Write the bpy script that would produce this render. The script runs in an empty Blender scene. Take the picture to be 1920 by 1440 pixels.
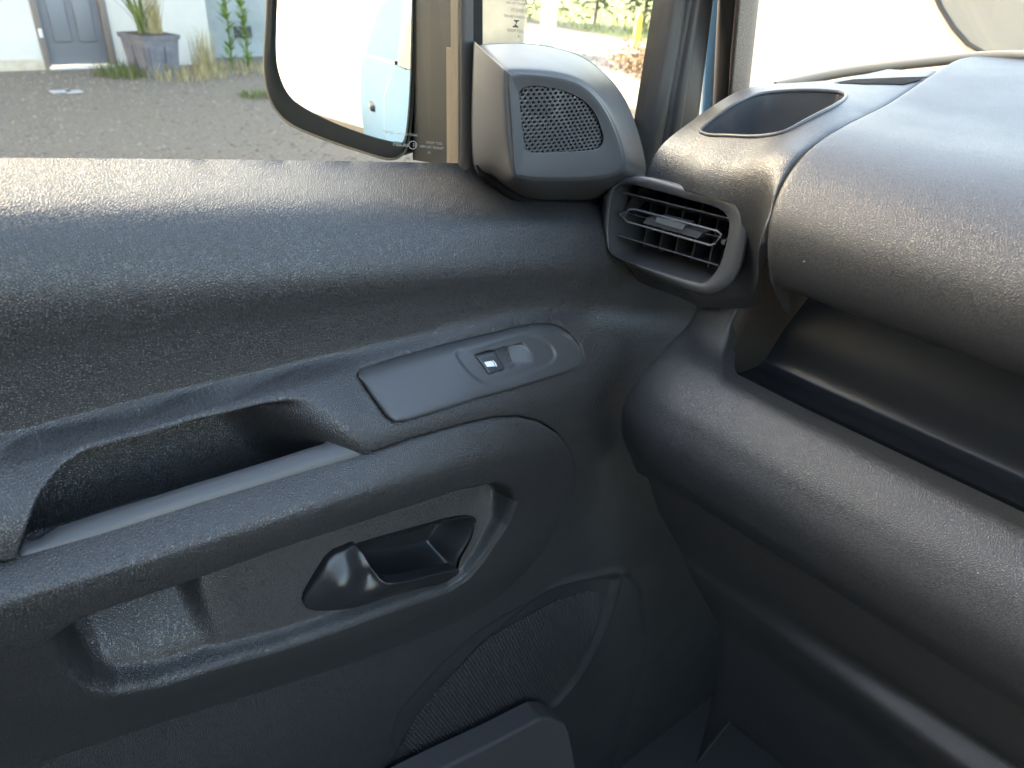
import bpy, bmesh, math, random
import numpy as np
from mathutils import Vector, Matrix, geometry
random.seed(7); rng = np.random.default_rng(7)
sc = bpy.context.scene
COL = sc.collection

# ------------------------------------------------------------------ camera
F, CX, CY, H = 1331., 960., 720., 1.60           # focal length in photo pixels, principal point, height over ground
C = np.array([0, 0, H])
def _hz(x): return -160 + .078 * x               # the horizon in the photograph
def _cv(x, y): return np.array([x - CX, CY - y, F])
_u = np.cross(_cv(2000, _hz(2000)), _cv(0, _hz(0))); _u /= np.linalg.norm(_u)
if _u[1] < 0: _u = -_u
_l = _cv(-520, _hz(-520)); _l /= np.linalg.norm(_l)
_f = np.cross(_l, _u)
if _f[0] < 0: _f = -_f
M = np.array([_f, _l, _u])                       # car axes: x forward, y left, z up
RT, UP, FW = M[:, 0], M[:, 1], M[:, 2]
def ray(px, py): return M @ np.array([(px - CX) / F, (CY - py) / F, 1.])
def at(px, py, ax, v):
    d = ray(px, py); i = 'xyz'.index(ax)
    return C + d * (v - C[i]) / d[i]
cam = bpy.data.objects.new('camera', bpy.data.cameras.new('camera')); COL.objects.link(cam)
cam.matrix_world = Matrix(((RT[0], UP[0], -FW[0], C[0]), (RT[1], UP[1], -FW[1], C[1]), (RT[2], UP[2], -FW[2], C[2]), (0, 0, 0, 1)))
cam.data.sensor_width = 36; cam.data.lens = F / 1920 * 36
cam.data.clip_start = .02; cam.data.clip_end = 500
cam.data.dof.use_dof = True; cam.data.dof.focus_distance = .68; cam.data.dof.aperture_fstop = 9
sc.camera = cam

# ------------------------------------------------------------------ sky, sun, exposure
SUN_AZ, SUN_EL = math.radians(100), math.radians(22)   # azimuth counted from +x towards +y: beyond the house on the left
w = bpy.data.worlds.new('World'); sc.world = w; w.use_nodes = True
wn = w.node_tree
sky = wn.nodes.new('ShaderNodeTexSky'); sky.sky_type = 'NISHITA'; sky.sun_disc = False
sky.sun_elevation = SUN_EL; sky.sun_rotation = math.pi / 2 - SUN_AZ
sky.dust_density = 5.0; sky.ozone_density = 1.0
wn.links.new(sky.outputs[0], wn.nodes['Background'].inputs[0])
wn.nodes['Background'].inputs[1].default_value = .15
sun = bpy.data.objects.new('sun', bpy.data.lights.new('sun', 'SUN')); COL.objects.link(sun)
sun.data.energy = 4.0; sun.data.angle = math.radians(.5); sun.data.color = (1, .93, .83)
sd = Vector((math.cos(SUN_EL) * math.cos(SUN_AZ), math.cos(SUN_EL) * math.sin(SUN_AZ), math.sin(SUN_EL)))
sun.rotation_euler = sd.to_track_quat('Z', 'Y').to_euler()
sc.view_settings.view_transform = 'Standard'; sc.view_settings.look = 'None'
sc.view_settings.gamma = 1; sc.view_settings.exposure = 3.6
sc.view_settings.use_white_balance = True; sc.view_settings.white_balance_temperature = 7500; sc.view_settings.white_balance_tint = 8
sc.view_settings.use_curve_mapping = False
sc.cycles.max_bounces = 8; sc.cycles.diffuse_bounces = 4; sc.cycles.transparent_max_bounces = 16
sc.cycles.caustics_reflective = False; sc.cycles.caustics_refractive = False
sc.cycles.sample_clamp_indirect = 8

# ------------------------------------------------------------------ materials
MATS = {}
def mat(name, col, rough=.5, metal=0, spec=.5, grain=None, bump=0, noise=None, var=0, coat=0, cav=.5, dust=0):
    """grain: cell size in m of an embossed leather grain; noise: (scale per m, bump) fine texture; var: colour variation."""
    m = bpy.data.materials.new(name); m.use_nodes = True; MATS[name] = m
    nt = m.node_tree; N = nt.nodes; b = N['Principled BSDF']
    b.inputs['Base Color'].default_value = (*col, 1); b.inputs['Roughness'].default_value = rough
    b.inputs['Metallic'].default_value = metal; b.inputs['Specular IOR Level'].default_value = spec
    tc = N.new('ShaderNodeNewGeometry').outputs['Position']
    nor = None
    if grain:
        nz = N.new('ShaderNodeTexNoise'); nz.inputs['Scale'].default_value = .35 / grain; nz.inputs['Detail'].default_value = 1
        nt.links.new(tc, nz.inputs['Vector'])
        ad = N.new('ShaderNodeVectorMath'); ad.operation = 'MULTIPLY_ADD'
        nt.links.new(nz.outputs['Color'], ad.inputs[0]); ad.inputs[1].default_value = (grain * .7,) * 3; nt.links.new(tc, ad.inputs[2])
        v = N.new('ShaderNodeTexVoronoi'); v.feature = 'DISTANCE_TO_EDGE'; v.inputs['Scale'].default_value = 1 / grain
        nt.links.new(ad.outputs[0], v.inputs['Vector'])
        mr = N.new('ShaderNodeMapRange'); mr.interpolation_type = 'SMOOTHSTEP'
        mr.inputs[1].default_value = 0; mr.inputs[2].default_value = .34
        nt.links.new(v.outputs['Distance'], mr.inputs[0])
        v2 = N.new('ShaderNodeTexNoise'); v2.inputs['Scale'].default_value = 2.2 / grain; v2.inputs['Detail'].default_value = 2
        nt.links.new(tc, v2.inputs['Vector'])
        mx = N.new('ShaderNodeMath'); mx.operation = 'MULTIPLY_ADD'
        nt.links.new(v2.outputs[0], mx.inputs[0]); mx.inputs[1].default_value = .22; nt.links.new(mr.outputs[0], mx.inputs[2])
        bp = N.new('ShaderNodeBump'); bp.inputs['Distance'].default_value = bump; bp.inputs['Strength'].default_value = 1
        nt.links.new(mx.outputs[0], bp.inputs['Height']); nor = bp.outputs[0]
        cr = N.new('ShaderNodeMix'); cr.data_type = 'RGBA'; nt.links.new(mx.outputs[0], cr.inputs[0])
        cr.inputs[6].default_value = (*[c * cav for c in col], 1); cr.inputs[7].default_value = (*[c * (1.3 - .3 * cav) for c in col], 1)  # grain valleys darkened in the colour, standing in for shade in the relief
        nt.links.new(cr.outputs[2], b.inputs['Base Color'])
    if noise:
        z = N.new('ShaderNodeTexNoise'); z.inputs['Scale'].default_value = noise[0]; z.inputs['Detail'].default_value = 4
        nt.links.new(tc, z.inputs['Vector'])
        bp = N.new('ShaderNodeBump'); bp.inputs['Distance'].default_value = noise[1]
        nt.links.new(z.outputs[0], bp.inputs['Height'])
        if nor: nt.links.new(nor, bp.inputs['Normal'])
        nor = bp.outputs[0]
    if nor: nt.links.new(nor, b.inputs['Normal'])
    if var:
        z = N.new('ShaderNodeTexNoise'); z.inputs['Scale'].default_value = var[0]; z.inputs['Detail'].default_value = 6
        z.inputs['Roughness'].default_value = .65
        nt.links.new(tc, z.inputs['Vector'])
        r = N.new('ShaderNodeValToRGB'); r.color_ramp.elements[0].position = .32; r.color_ramp.elements[1].position = .68
        r.color_ramp.elements[0].color = (*var[1], 1); r.color_ramp.elements[1].color = (*var[2], 1)
        nt.links.new(z.outputs[0], r.inputs[0]); nt.links.new(r.outputs[0], b.inputs['Base Color'])
    if dust:
        src = b.inputs['Base Color'].links[0].from_socket if b.inputs['Base Color'].links else None
        v = N.new('ShaderNodeTexVoronoi'); v.inputs['Scale'].default_value = 42; nt.links.new(tc, v.inputs['Vector'])
        lt = N.new('ShaderNodeMath'); lt.operation = 'LESS_THAN'; nt.links.new(v.outputs['Distance'], lt.inputs[0])
        sp = N.new('ShaderNodeSeparateColor'); nt.links.new(v.outputs['Color'], sp.inputs[0])
        th = N.new('ShaderNodeMath'); th.operation = 'MULTIPLY'; pw = N.new('ShaderNodeMath'); pw.operation = 'POWER'
        nt.links.new(sp.outputs[0], pw.inputs[0]); pw.inputs[1].default_value = 6; nt.links.new(pw.outputs[0], th.inputs[0]); th.inputs[1].default_value = dust
        nt.links.new(th.outputs[0], lt.inputs[1])
        mc_ = N.new('ShaderNodeMix'); mc_.data_type = 'RGBA'; nt.links.new(lt.outputs[0], mc_.inputs[0]); mc_.inputs[7].default_value = (.45, .44, .42, 1)
        if src: nt.links.new(src, mc_.inputs[6])
        else: mc_.inputs[6].default_value = (*col, 1)
        nt.links.new(mc_.outputs[2], b.inputs['Base Color'])
        z = N.new('ShaderNodeTexNoise'); z.inputs['Scale'].default_value = 14; z.inputs['Detail'].default_value = 5; nt.links.new(tc, z.inputs['Vector'])
        mr = N.new('ShaderNodeMapRange'); mr.inputs[1].default_value = .3; mr.inputs[2].default_value = .7; mr.inputs[3].default_value = rough - .03; mr.inputs[4].default_value = rough + .05
        nt.links.new(z.outputs[0], mr.inputs[0]); nt.links.new(mr.outputs[0], b.inputs['Roughness'])
    if coat: b.inputs['Coat Weight'].default_value = coat; b.inputs['Coat Roughness'].default_value = .08
    return m
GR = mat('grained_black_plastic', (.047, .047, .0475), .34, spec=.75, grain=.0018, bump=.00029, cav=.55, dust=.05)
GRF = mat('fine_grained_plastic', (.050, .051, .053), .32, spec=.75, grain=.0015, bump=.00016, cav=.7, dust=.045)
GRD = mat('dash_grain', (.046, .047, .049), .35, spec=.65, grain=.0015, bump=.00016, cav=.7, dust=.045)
LOWG = mat('lower_door_plastic', (.037, .036, .036), .5, noise=(900, .0003), dust=.04)
SM = mat('smooth_grey_plastic', (.070, .071, .073), .36, noise=(2500, .00006), dust=.04)
SMD = mat('smooth_dark_plastic', (.045, .046, .05), .3, noise=(2500, .00005))
HG = mat('handle_plastic', (.024, .025, .027), .26, noise=(1800, .00003))
BLK = mat('black_gap', (.008, .008, .009), .8, spec=.1)
RUB = mat('rubber_seal', (.072, .066, .060), .42, noise=(1500, .0001))
FRM = mat('window_channel_plastic', (.075, .070, .066), .42, noise=(1500, .00005))
TRIM = mat('cream_edge_trim', (.15, .125, .095), .4)
PIL = mat('pillar_trim', (.22, .18, .15), .5, grain=.003, bump=.0003)
SLAT = mat('vent_blade', (.05, .051, .053), .36)
CHR = mat('vent_knob_satin', (.30, .33, .35), .28, metal=.6)
WHT = mat('white_print', (.8, .82, .82), .5)
ETCH = mat('etched_print', (.05, .05, .045), .6)
ETCHL = mat('etched_print_pale', (.5, .47, .42), .6)
LINER = mat('grey_headlining', (.58, .57, .55), .9)
CARP = mat('dark_carpet', (.05, .05, .05), .95)
BLUE = mat('pale_blue_paint', (.10, .21, .32), .5, spec=.12)
MIRB = mat('mirror_housing_black', (.020, .021, .020), .6, spec=.05, noise=(1200, .0002))
WALL = mat('white_render', (.72, .70, .66), .85, noise=(60, .01), var=(1.3, (.64, .62, .57), (.74, .72, .68)))
WALLS = mat('stained_render_base', (.62, .52, .38), .9, noise=(60, .01), var=(3, (.50, .40, .27), (.74, .70, .62)))
GWALL = mat('grey_render', (.33, .37, .37), .85, noise=(40, .01), var=(1.8, (.27, .31, .31), (.40, .44, .44)))
DOORG = mat('grey_door_paint', (.19, .20, .22), .45)
DFRM = mat('door_frame_paint', (.22, .19, .17), .55)
BRASS = mat('letterbox_metal', (.62, .60, .52), .3, metal=.7)
LEAD = mat('lead_planter', (.16, .165, .19), .6, noise=(30, .01), var=(6, (.12, .12, .14), (.22, .22, .25)))
GRAV = mat('gravel', (.25, .225, .2), .95, noise=(45, .02), var=(26, (.14, .112, .085), (.25, .203, .155)))
STONE = mat('gravel_stones', (.3, .27, .24), .9, var=(9, (.13, .105, .082), (.30, .255, .21)))
ROAD = mat('pale_road', (.30, .27, .23), .9, noise=(30, .01), var=(1.2, (.24, .21, .18), (.36, .32, .27)))
LEAF = mat('hedge_leaf', (.06, .10, .03), .6, var=(2.5, (.035, .06, .015), (.13, .15, .05)))
GRASS = mat('grass_blade', (.10, .15, .03), .6, var=(4, (.07, .11, .02), (.18, .20, .06)))
STRAW = mat('dry_straw', (.42, .36, .18), .7, var=(8, (.30, .24, .10), (.52, .45, .25)))
SOIL = mat('soil', (.06, .045, .03), .95)
YEL = mat('yellow_paint', (.75, .55, .08), .5)
WPOST = mat('white_paint', (.82, .80, .74), .5)
VANW = mat('cream_white_paint', (.66, .57, .46), .35, coat=.5)
VGL = mat('van_dark_glass', (.17, .19, .185), .15)
TYRE = mat('tyre_rubber', (.02, .02, .02), .8)
RIM = mat('wheel_metal', (.45, .45, .46), .35, metal=.8)
ROOFT = mat('roof_tiles', (.20, .12, .09), .8, noise=(8, .03))
SEAT = mat('seat_cloth', (.12, .12, .12), .95, noise=(1200, .0003))
PAPER = mat('litter_paper', (.42, .41, .40), .7)
COWL = mat('cowl_tan', (.40, .33, .24), .6)
def glass(name, tint, ior=1.5, haze=0.0):
    m = bpy.data.materials.new(name); m.use_nodes = True; N = m.node_tree.nodes; N.clear(); L = m.node_tree.links
    o = N.new('ShaderNodeOutputMaterial'); t = N.new('ShaderNodeBsdfTransparent'); t.inputs[0].default_value = (*tint, 1)
    g = N.new('ShaderNodeBsdfGlossy'); g.inputs['Roughness'].default_value = .02
    lw = N.new('ShaderNodeLayerWeight'); lw.inputs[0].default_value = .5          # Schlick: the same from both faces of the pane
    pw = N.new('ShaderNodeMath'); pw.operation = 'POWER'; L.new(lw.outputs['Facing'], pw.inputs[0]); pw.inputs[1].default_value = 5
    fr = N.new('ShaderNodeMath'); fr.operation = 'MULTIPLY_ADD'; L.new(pw.outputs[0], fr.inputs[0]); fr.inputs[1].default_value = .7; fr.inputs[2].default_value = .012
    mx = N.new('ShaderNodeMixShader'); L.new(fr.outputs[0], mx.inputs[0]); L.new(t.outputs[0], mx.inputs[1]); L.new(g.outputs[0], mx.inputs[2])
    L.new(mx.outputs[0], o.inputs[0]); return m
GLS = glass('door_glass', (.90, .92, .91)); WSG = glass('windscreen_glass', (.97, .98, .98))
MIR = mat('mirror_silver', (.88, .90, .90), .0, metal=1)

# ------------------------------------------------------------------ object helpers
def mesh(name, vs, fs, m, parent=None, smooth=True, kind=None, sharp=None):
    me = bpy.data.meshes.new(name); me.from_pydata([tuple(map(float, v)) for v in vs], [], [tuple(map(int, f)) for f in fs]); me.update()
    if smooth: me.polygons.foreach_set('use_smooth', [True] * len(me.polygons))
    o = bpy.data.objects.new(name, me); COL.objects.link(o); me.materials.append(m)
    if sharp: me.set_sharp_from_angle(angle=math.radians(sharp))
    if parent: o.parent = parent; o.matrix_parent_inverse = parent.matrix_world.inverted()
    if kind: o['kind'] = kind
    return o
def empty(name, loc, label, cat, group=None):
    o = bpy.data.objects.new(name, None); COL.objects.link(o); o.location = loc; o.empty_display_size = .1
    o.matrix_world = Matrix.Translation(Vector(loc))
    tag(o, label, cat, group); return o
def tag(o, label, cat, group=None):
    o['label'] = label; o['category'] = cat
    if group: o['group'] = group
    return o
def outward(o):
    bm = bmesh.new(); bm.from_mesh(o.data); bmesh.ops.recalc_face_normals(bm, faces=bm.faces); bm.to_mesh(o.data); bm.free(); return o
def toward_cam(o, c=C):
    """open sheets: make faces look at the side the cabin is on"""
    me = o.data; s = 0
    for p in me.polygons: s += p.area * p.normal.dot(Vector(c) - p.center)
    if s < 0: me.flip_normals()
    return o
def box(name, lo, hi, m, parent=None, bev=0.0, seg=2, kind=None, rot=None):
    bm = bmesh.new(); bmesh.ops.create_cube(bm, size=1)
    for v in bm.verts: v.co = Vector([(lo[i] + hi[i]) / 2 + v.co[i] * (hi[i] - lo[i]) for i in range(3)])
    if bev: bmesh.ops.bevel(bm, geom=list(bm.edges), offset=bev, segments=seg, affect='EDGES', profile=.5)
    if rot is not None: bmesh.ops.transform(bm, matrix=rot, verts=bm.verts)
    me = bpy.data.meshes.new(name); bm.to_mesh(me); bm.free(); me.materials.append(m)
    o = bpy.data.objects.new(name, me); COL.objects.link(o)
    if bev: me.polygons.foreach_set('use_smooth', [True] * len(me.polygons)); me.set_sharp_from_angle(angle=math.radians(50))
    if parent: o.parent = parent; o.matrix_parent_inverse = parent.matrix_world.inverted()
    if kind: o['kind'] = kind
    return o
def catmull(pts, n, closed=False):
    """n points evenly in index along a Catmull-Rom curve"""
    P = np.array(pts, float); k = len(P)
    t = np.linspace(0, k if closed else k - 1, n, endpoint=not closed)
    i = np.floor(t).astype(int); f = (t - i)[:, None]
    if closed: a, b, c, d = P[(i - 1) % k], P[i % k], P[(i + 1) % k], P[(i + 2) % k]
    else:
        i = np.minimum(i, k - 2); f = (t - i)[:, None]
        Q = np.vstack([2 * P[0] - P[1], P, 2 * P[-1] - P[-2]]); a, b, c, d = Q[i], Q[i + 1], Q[i + 2], Q[i + 3]
    return .5 * ((2 * b) + (c - a) * f + (2 * a - 5 * b + 4 * c - d) * f ** 2 + (3 * b - a - 3 * c + d) * f ** 3)
def resample(pts, step=None, closed=True, n=None):
    P = np.array(pts, float)
    if closed: P = np.vstack([P, P[:1]])
    L = np.r_[0, np.cumsum(np.linalg.norm(np.diff(P, axis=0), axis=1))]
    if n is None: n = max(8, int(L[-1] / step))
    t = np.linspace(0, L[-1], n, endpoint=not closed)
    return np.stack([np.interp(t, L, P[:, k]) for k in range(P.shape[1])], 1)
def grid_faces(r, c, wrap=False):
    fs = []
    for i in range(r - 1):
        for j in range(c if wrap else c - 1):
            k = (j + 1) % c
            fs.append((i * c + j, i * c + k, (i + 1) * c + k, (i + 1) * c + j))
    return fs
def loft(name, rings, m, parent=None, closed=True, n=None, across=None, smooth=True, sharp=None, cap=False):
    """rings: lists of 3-D points with equal index meaning; smooth curves along, optional Catmull-Rom across"""
    n = n or len(rings[0]) * 4
    R = [catmull(r, n, closed) if n != len(r) else np.array(r) for r in rings]
    A = np.array(R)
    if across:
        A = np.stack([catmull(A[:, j], across) for j in range(A.shape[1])], 1)
    r, c = A.shape[:2]; fs = grid_faces(r, c, closed); vs = A.reshape(-1, 3)
    if cap: fs.append(tuple(range((r - 1) * c, r * c)))
    return mesh(name, vs, fs, m, parent, smooth, sharp=sharp)
def tube(name, pts, r, m, parent=None, n=10, step=None, closed=False, flat=1.0):
    P = np.array(pts, float)
    if step: P = catmull(P, step, closed)
    vs = []; k = len(P)
    for i in range(k):
        t = (P[(i + 1) % k] - P[i - 1]) if closed else (P[min(i + 1, k - 1)] - P[max(i - 1, 0)])
        t = t / np.linalg.norm(t); a = np.cross(t, (0.01, .02, 1.0)); a /= np.linalg.norm(a); b = np.cross(t, a)
        rr = r[i] if hasattr(r, '__len__') else r
        for j in range(n):
            q = 2 * math.pi * j / n; vs.append(P[i] + rr * (a * math.cos(q) + flat * b * math.sin(q)))
    fs = grid_faces(k, n, True)
    if closed: fs += [((k - 1) * n + j, (k - 1) * n + (j + 1) % n, (j + 1) % n, j) for j in range(n)]
    else: fs += [tuple(range(n)), tuple(range((k - 1) * n, k * n))]
    return outward(mesh(name, vs, fs, m, parent, sharp=60))
def prism(name, poly, z0, z1, m, parent=None, ax='z', smooth=False):
    """closed polygon (2-D) pulled between two values of an axis"""
    k = len(poly); mk = {'z': lambda p, h: (p[0], p[1], h), 'y': lambda p, h: (p[0], h, p[1]), 'x': lambda p, h: (h, p[0], p[1])}[ax]
    vs = [mk(p, z0) for p in poly] + [mk(p, z1) for p in poly]
    fs = [tuple(range(k)), tuple(range(k, 2 * k))] + [(i, (i + 1) % k, k + (i + 1) % k, k + i) for i in range(k)]
    return outward(mesh(name, vs, fs, m, parent, smooth, sharp=30 if smooth else None))
def sstep(t): t = np.clip(t, 0, 1); return t * t * (3 - 2 * t)
def pdist(P, poly, far=.06):
    """signed distance to a closed polygon, positive inside, cut off at +-far"""
    P = np.asarray(P, float); Q = np.asarray(poly, float); x, y = P[:, 0], P[:, 1]
    ox, oy = np.argsort(x), np.argsort(y); xs, ys_ = x[ox], y[oy]
    best = np.full(len(P), far); cnt = np.zeros(len(P), int)
    for a, b in zip(Q, np.roll(Q, -1, 0)):
        l, r = np.searchsorted(xs, (min(a[0], b[0]) - far, max(a[0], b[0]) + far)); k = ox[l:r]
        if len(k):
            dx, dy = b - a; L = dx * dx + dy * dy + 1e-18; ex, ey = x[k] - a[0], y[k] - a[1]
            t = np.clip((ex * dx + ey * dy) / L, 0, 1); best[k] = np.minimum(best[k], np.hypot(ex - t * dx, ey - t * dy))
        if a[1] != b[1]:
            l, r = np.searchsorted(ys_, (min(a[1], b[1]), max(a[1], b[1]))); k = oy[l:r]
            if len(k): cnt[k] += x[k] < (b[0] - a[0]) * (y[k] - a[1]) / (b[1] - a[1]) + a[0]
    return np.where(cnt % 2 == 1, best, -best)

class Surf:
    """a height field over a plane (origin, axes a, b, normal n towards the cabin), thin-plate spline through control points"""
    def __init__(s, o, a, b, n, ctrl, kind, lam=1e-6, mods=()):
        s.o, s.a, s.b, s.n = [np.array(v, float) for v in (o, a, b, n)]
        pts = []
        for c in ctrl:
            if len(c) == 4: p = np.array(c[:3], float)                       # ('3-D point', marker)
            elif kind == 'd': p = s.plane_hit(c[0], c[1], c[2])
            else: p = at(c[0], c[1], kind, c[2])
            q = p - s.o; pts.append((q @ s.a, q @ s.b, q @ s.n))
        P = np.array(pts); s.X = P[:, :2]; k = len(P); s.mods = list(mods)
        s.W = np.zeros(k); s.P = np.array([P[:, 2].mean(), 0, 0])
        if k >= 4:
            r = np.linalg.norm(s.X[:, None] - s.X[None], axis=2); K = s.phi(r) + lam * np.eye(k)
            T = np.c_[np.ones(k), s.X]; A = np.block([[K, T], [T.T, np.zeros((3, 3))]])
            sol = np.linalg.lstsq(A, np.r_[P[:, 2], 0, 0, 0], rcond=None)[0]; s.W, s.P = sol[:k], sol[k:]
    @staticmethod
    def phi(r): return np.where(r > 1e-9, r * r * np.log(np.maximum(r, 1e-9)), 0)
    def plane_hit(s, px, py, d):
        r = ray(px, py); k = ((s.o + s.n * d - C) @ s.n) / (r @ s.n); return C + r * k
    def base(s, ab):
        ab = np.asarray(ab, float); out = np.empty(len(ab))
        for i in range(0, len(ab), 4000):
            q = ab[i:i + 4000]; r = np.linalg.norm(q[:, None] - s.X[None], axis=2)
            out[i:i + 4000] = s.phi(r) @ s.W + s.P[0] + q @ s.P[1:]
        return out
    def h(s, ab):
        z = s.base(ab)
        for f in s.mods: z = f(np.asarray(ab), z)
        return z
    def hit(s, px, py, off=0.0):
        d = float(s.base([s.X.mean(0)])[0])
        for _ in range(30):
            p = s.plane_hit(px, py, d) - s.o; nd = float(s.base([[p @ s.a, p @ s.b]])[0]) + off; d += .6 * (nd - d)
        p = s.plane_hit(px, py, d) - s.o; return np.array([p @ s.a, p @ s.b])
    def poly(s, px, off=0.0, step=None, curve=None):
        q = np.array([s.hit(x, y, off) for x, y in px])
        if curve: q = catmull(q, curve, True)
        return resample(q, step) if step else q
    def world(s, ab, h): ab = np.asarray(ab); return s.o + ab[:, :1] * s.a + ab[:, 1:2] * s.b + np.asarray(h)[:, None] * s.n
    def patch(s, name, poly, m, parent, step, roll=0, fine=(), holes=(), lift=0, extra=None, thick=0, add=None):
        """mesh the inside of a polygon (plane coordinates) with rolled edges; fine: (polygon, step) where the grid is denser"""
        bd = resample(poly, min(step, .004)); loops = [bd] + [np.asarray(hh) for hh in holes]
        pts = []
        for st, reg in [(step, None)] + [(f[1], f[0]) for f in fine]:
            R = bd if reg is None else np.asarray(reg)
            g = np.stack(np.meshgrid(np.arange(R[:, 0].min(), R[:, 0].max(), st), np.arange(R[:, 1].min(), R[:, 1].max(), st)), -1).reshape(-1, 2)
            g[::2] += st * .05
            k = pdist(g, bd) > .5 * min(st, .004)
            g = g[k]
            if reg is not None and len(g): g = g[pdist(g, reg) > 0]
            for hh in holes: g = g[pdist(g, hh) < -.4 * st]
            pts.append(g)
        if len(fine):
            g = pts[0]
            for reg, _ in fine: g = g[pdist(g, reg) < 0]
            pts[0] = g
        if roll:
            nx = np.roll(bd, -1, 0) - np.roll(bd, 1, 0); nx = np.c_[-nx[:, 1], nx[:, 0]] / np.linalg.norm(nx, axis=1)[:, None]
            if pdist((bd + nx * 1e-4)[:50], bd).mean() < 0: nx = -nx
            keep = [p[pdist(p, bd) > roll * 1.05] if len(p) else p for p in pts]; pts = keep
            for f in (.06, .16, .32, .55, .8):
                q = bd + nx * roll * f; q = q[pdist(q, bd) > roll * f * .92]; pts.append(q)
        if add is not None:
            q = np.asarray(add); q = q[pdist(q, bd) > .002]; pts.append(q)
        allp = np.vstack([*loops, *[p for p in pts if len(p)]])
        ed = []; i = 0
        for l in loops:
            k = len(l); ed += [(i + j, i + (j + 1) % k) for j in range(k)]; i += k
        v2, e2, f2, *_ = geometry.delaunay_2d_cdt([Vector(p) for p in allp], ed, [], 0, 1e-7)
        v = np.array([(q[0], q[1]) for q in v2]); f = np.array([t for t in f2 if len(t) == 3])
        cen = v[f].mean(1); k = pdist(cen, bd) > 0
        for hh in holes: k &= pdist(cen, hh) < 0
        f = f[k]; z = s.h(v) + lift
        if roll:
            t = np.clip(pdist(v, bd), 0, roll); z = z - (roll - np.sqrt(np.maximum(roll ** 2 - (roll - t) ** 2, 0)))
        if extra: z = extra(v, z)
        vs = s.world(v, z); fs = [tuple(q) for q in f]
        if thick:                                                             # a skirt so the sheet has depth at its border
            n0 = len(vs); bz = s.world(bd, np.array([z[np.argmin(np.sum((v - q) ** 2, 1))] for q in bd]))
            b2 = bz - s.n * thick; k = len(bd); vs = np.vstack([vs, bz, b2])
            fs += [(n0 + j, n0 + (j + 1) % k, n0 + k + (j + 1) % k, n0 + k + j) for j in range(k)]
        o = mesh(name, vs, fs, m, parent); return toward_cam(o)

class Rows(Surf):
    """the same, but shaped by rows (section lines) from low to high b; smooth monotone curves between the rows"""
    def __init__(s, o, a, b, n, rows, mods=()):
        s.o, s.a, s.b, s.n = [np.array(v, float) for v in (o, a, b, n)]; s.mods = list(mods); s.R = []
        for r in rows:
            P = []
            for c in r:
                p = s.plane_hit(c[0], c[1], c[2]) if len(c) == 3 else np.array(c[:3], float)
                q = p - s.o; P.append((q @ s.a, q @ s.b, q @ s.n))
            P = np.array(sorted(P)); s.R.append(catmull(P, 12 * len(P)))
        s.X = np.vstack([r[:, :2] for r in s.R]); s.R.sort(key=lambda r: r[:, 1].mean())
    def base(s, ab):
        ab = np.asarray(ab, float); q = ab[:, 0]; y = ab[:, 1]
        B = np.stack([np.interp(q, r[:, 0], r[:, 1]) for r in s.R], 1); Hh = np.stack([np.interp(q, r[:, 0], r[:, 2]) for r in s.R], 1)
        B = np.maximum.accumulate(B + np.arange(B.shape[1]) * 1e-6, axis=1)
        h = np.maximum(np.diff(B, axis=1), 1e-4); d = np.diff(Hh, axis=1) / h
        w1 = 2 * h[:, 1:] + h[:, :-1]; w2 = h[:, 1:] + 2 * h[:, :-1]
        with np.errstate(divide='ignore', invalid='ignore'):
            m = np.where(d[:, :-1] * d[:, 1:] > 0, (w1 + w2) / (w1 / d[:, :-1] + w2 / d[:, 1:]), 0)
        m = np.concatenate([d[:, :1], m, d[:, -1:]], 1)
        i = np.clip((y[:, None] > B).sum(1) - 1, 0, B.shape[1] - 2); k = np.arange(len(y))
        t = np.clip((y - B[k, i]) / h[k, i], -1, 2); hh = h[k, i]
        t3, t2 = t ** 3, t ** 2
        v = (2 * t3 - 3 * t2 + 1) * Hh[k, i] + (t3 - 2 * t2 + t) * hh * m[k, i] + (-2 * t3 + 3 * t2) * Hh[k, i + 1] + (t3 - t2) * hh * m[k, i + 1]
        lo = t < 0; hi = t > 1
        v = np.where(lo, Hh[k, i] + m[k, i] * hh * t, v); return np.where(hi, Hh[k, i + 1] + m[k, i + 1] * hh * (t - 1), v)
def row(px, d):
    d = d if hasattr(d, '__len__') else [d] * len(px); return [(p[0], p[1], e) for p, e in zip(px, d)]

# ------------------------------------------------------------------ ground and road
def sheet(name, poly, z, m): return toward_cam(mesh(name, [(x, y, z) for x, y in poly], [tuple(range(len(poly)))], m, None, False, 'structure'), (0, 0, 50))
sheet('ground', [(-150, -150), (150, -150), (150, 150), (-150, 150)], 0, GRAV)
sheet('road', [(8.6, -60), (14.2, -60), (14.6, 9), (22, 60), (13, 60), (9.4, 9)], .004, ROAD)
gv = sheet('grass_verge', [(14.6, -60), (120, -60), (120, 120), (22, 60), (15.0, 9)], .006, GRASS)

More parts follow.
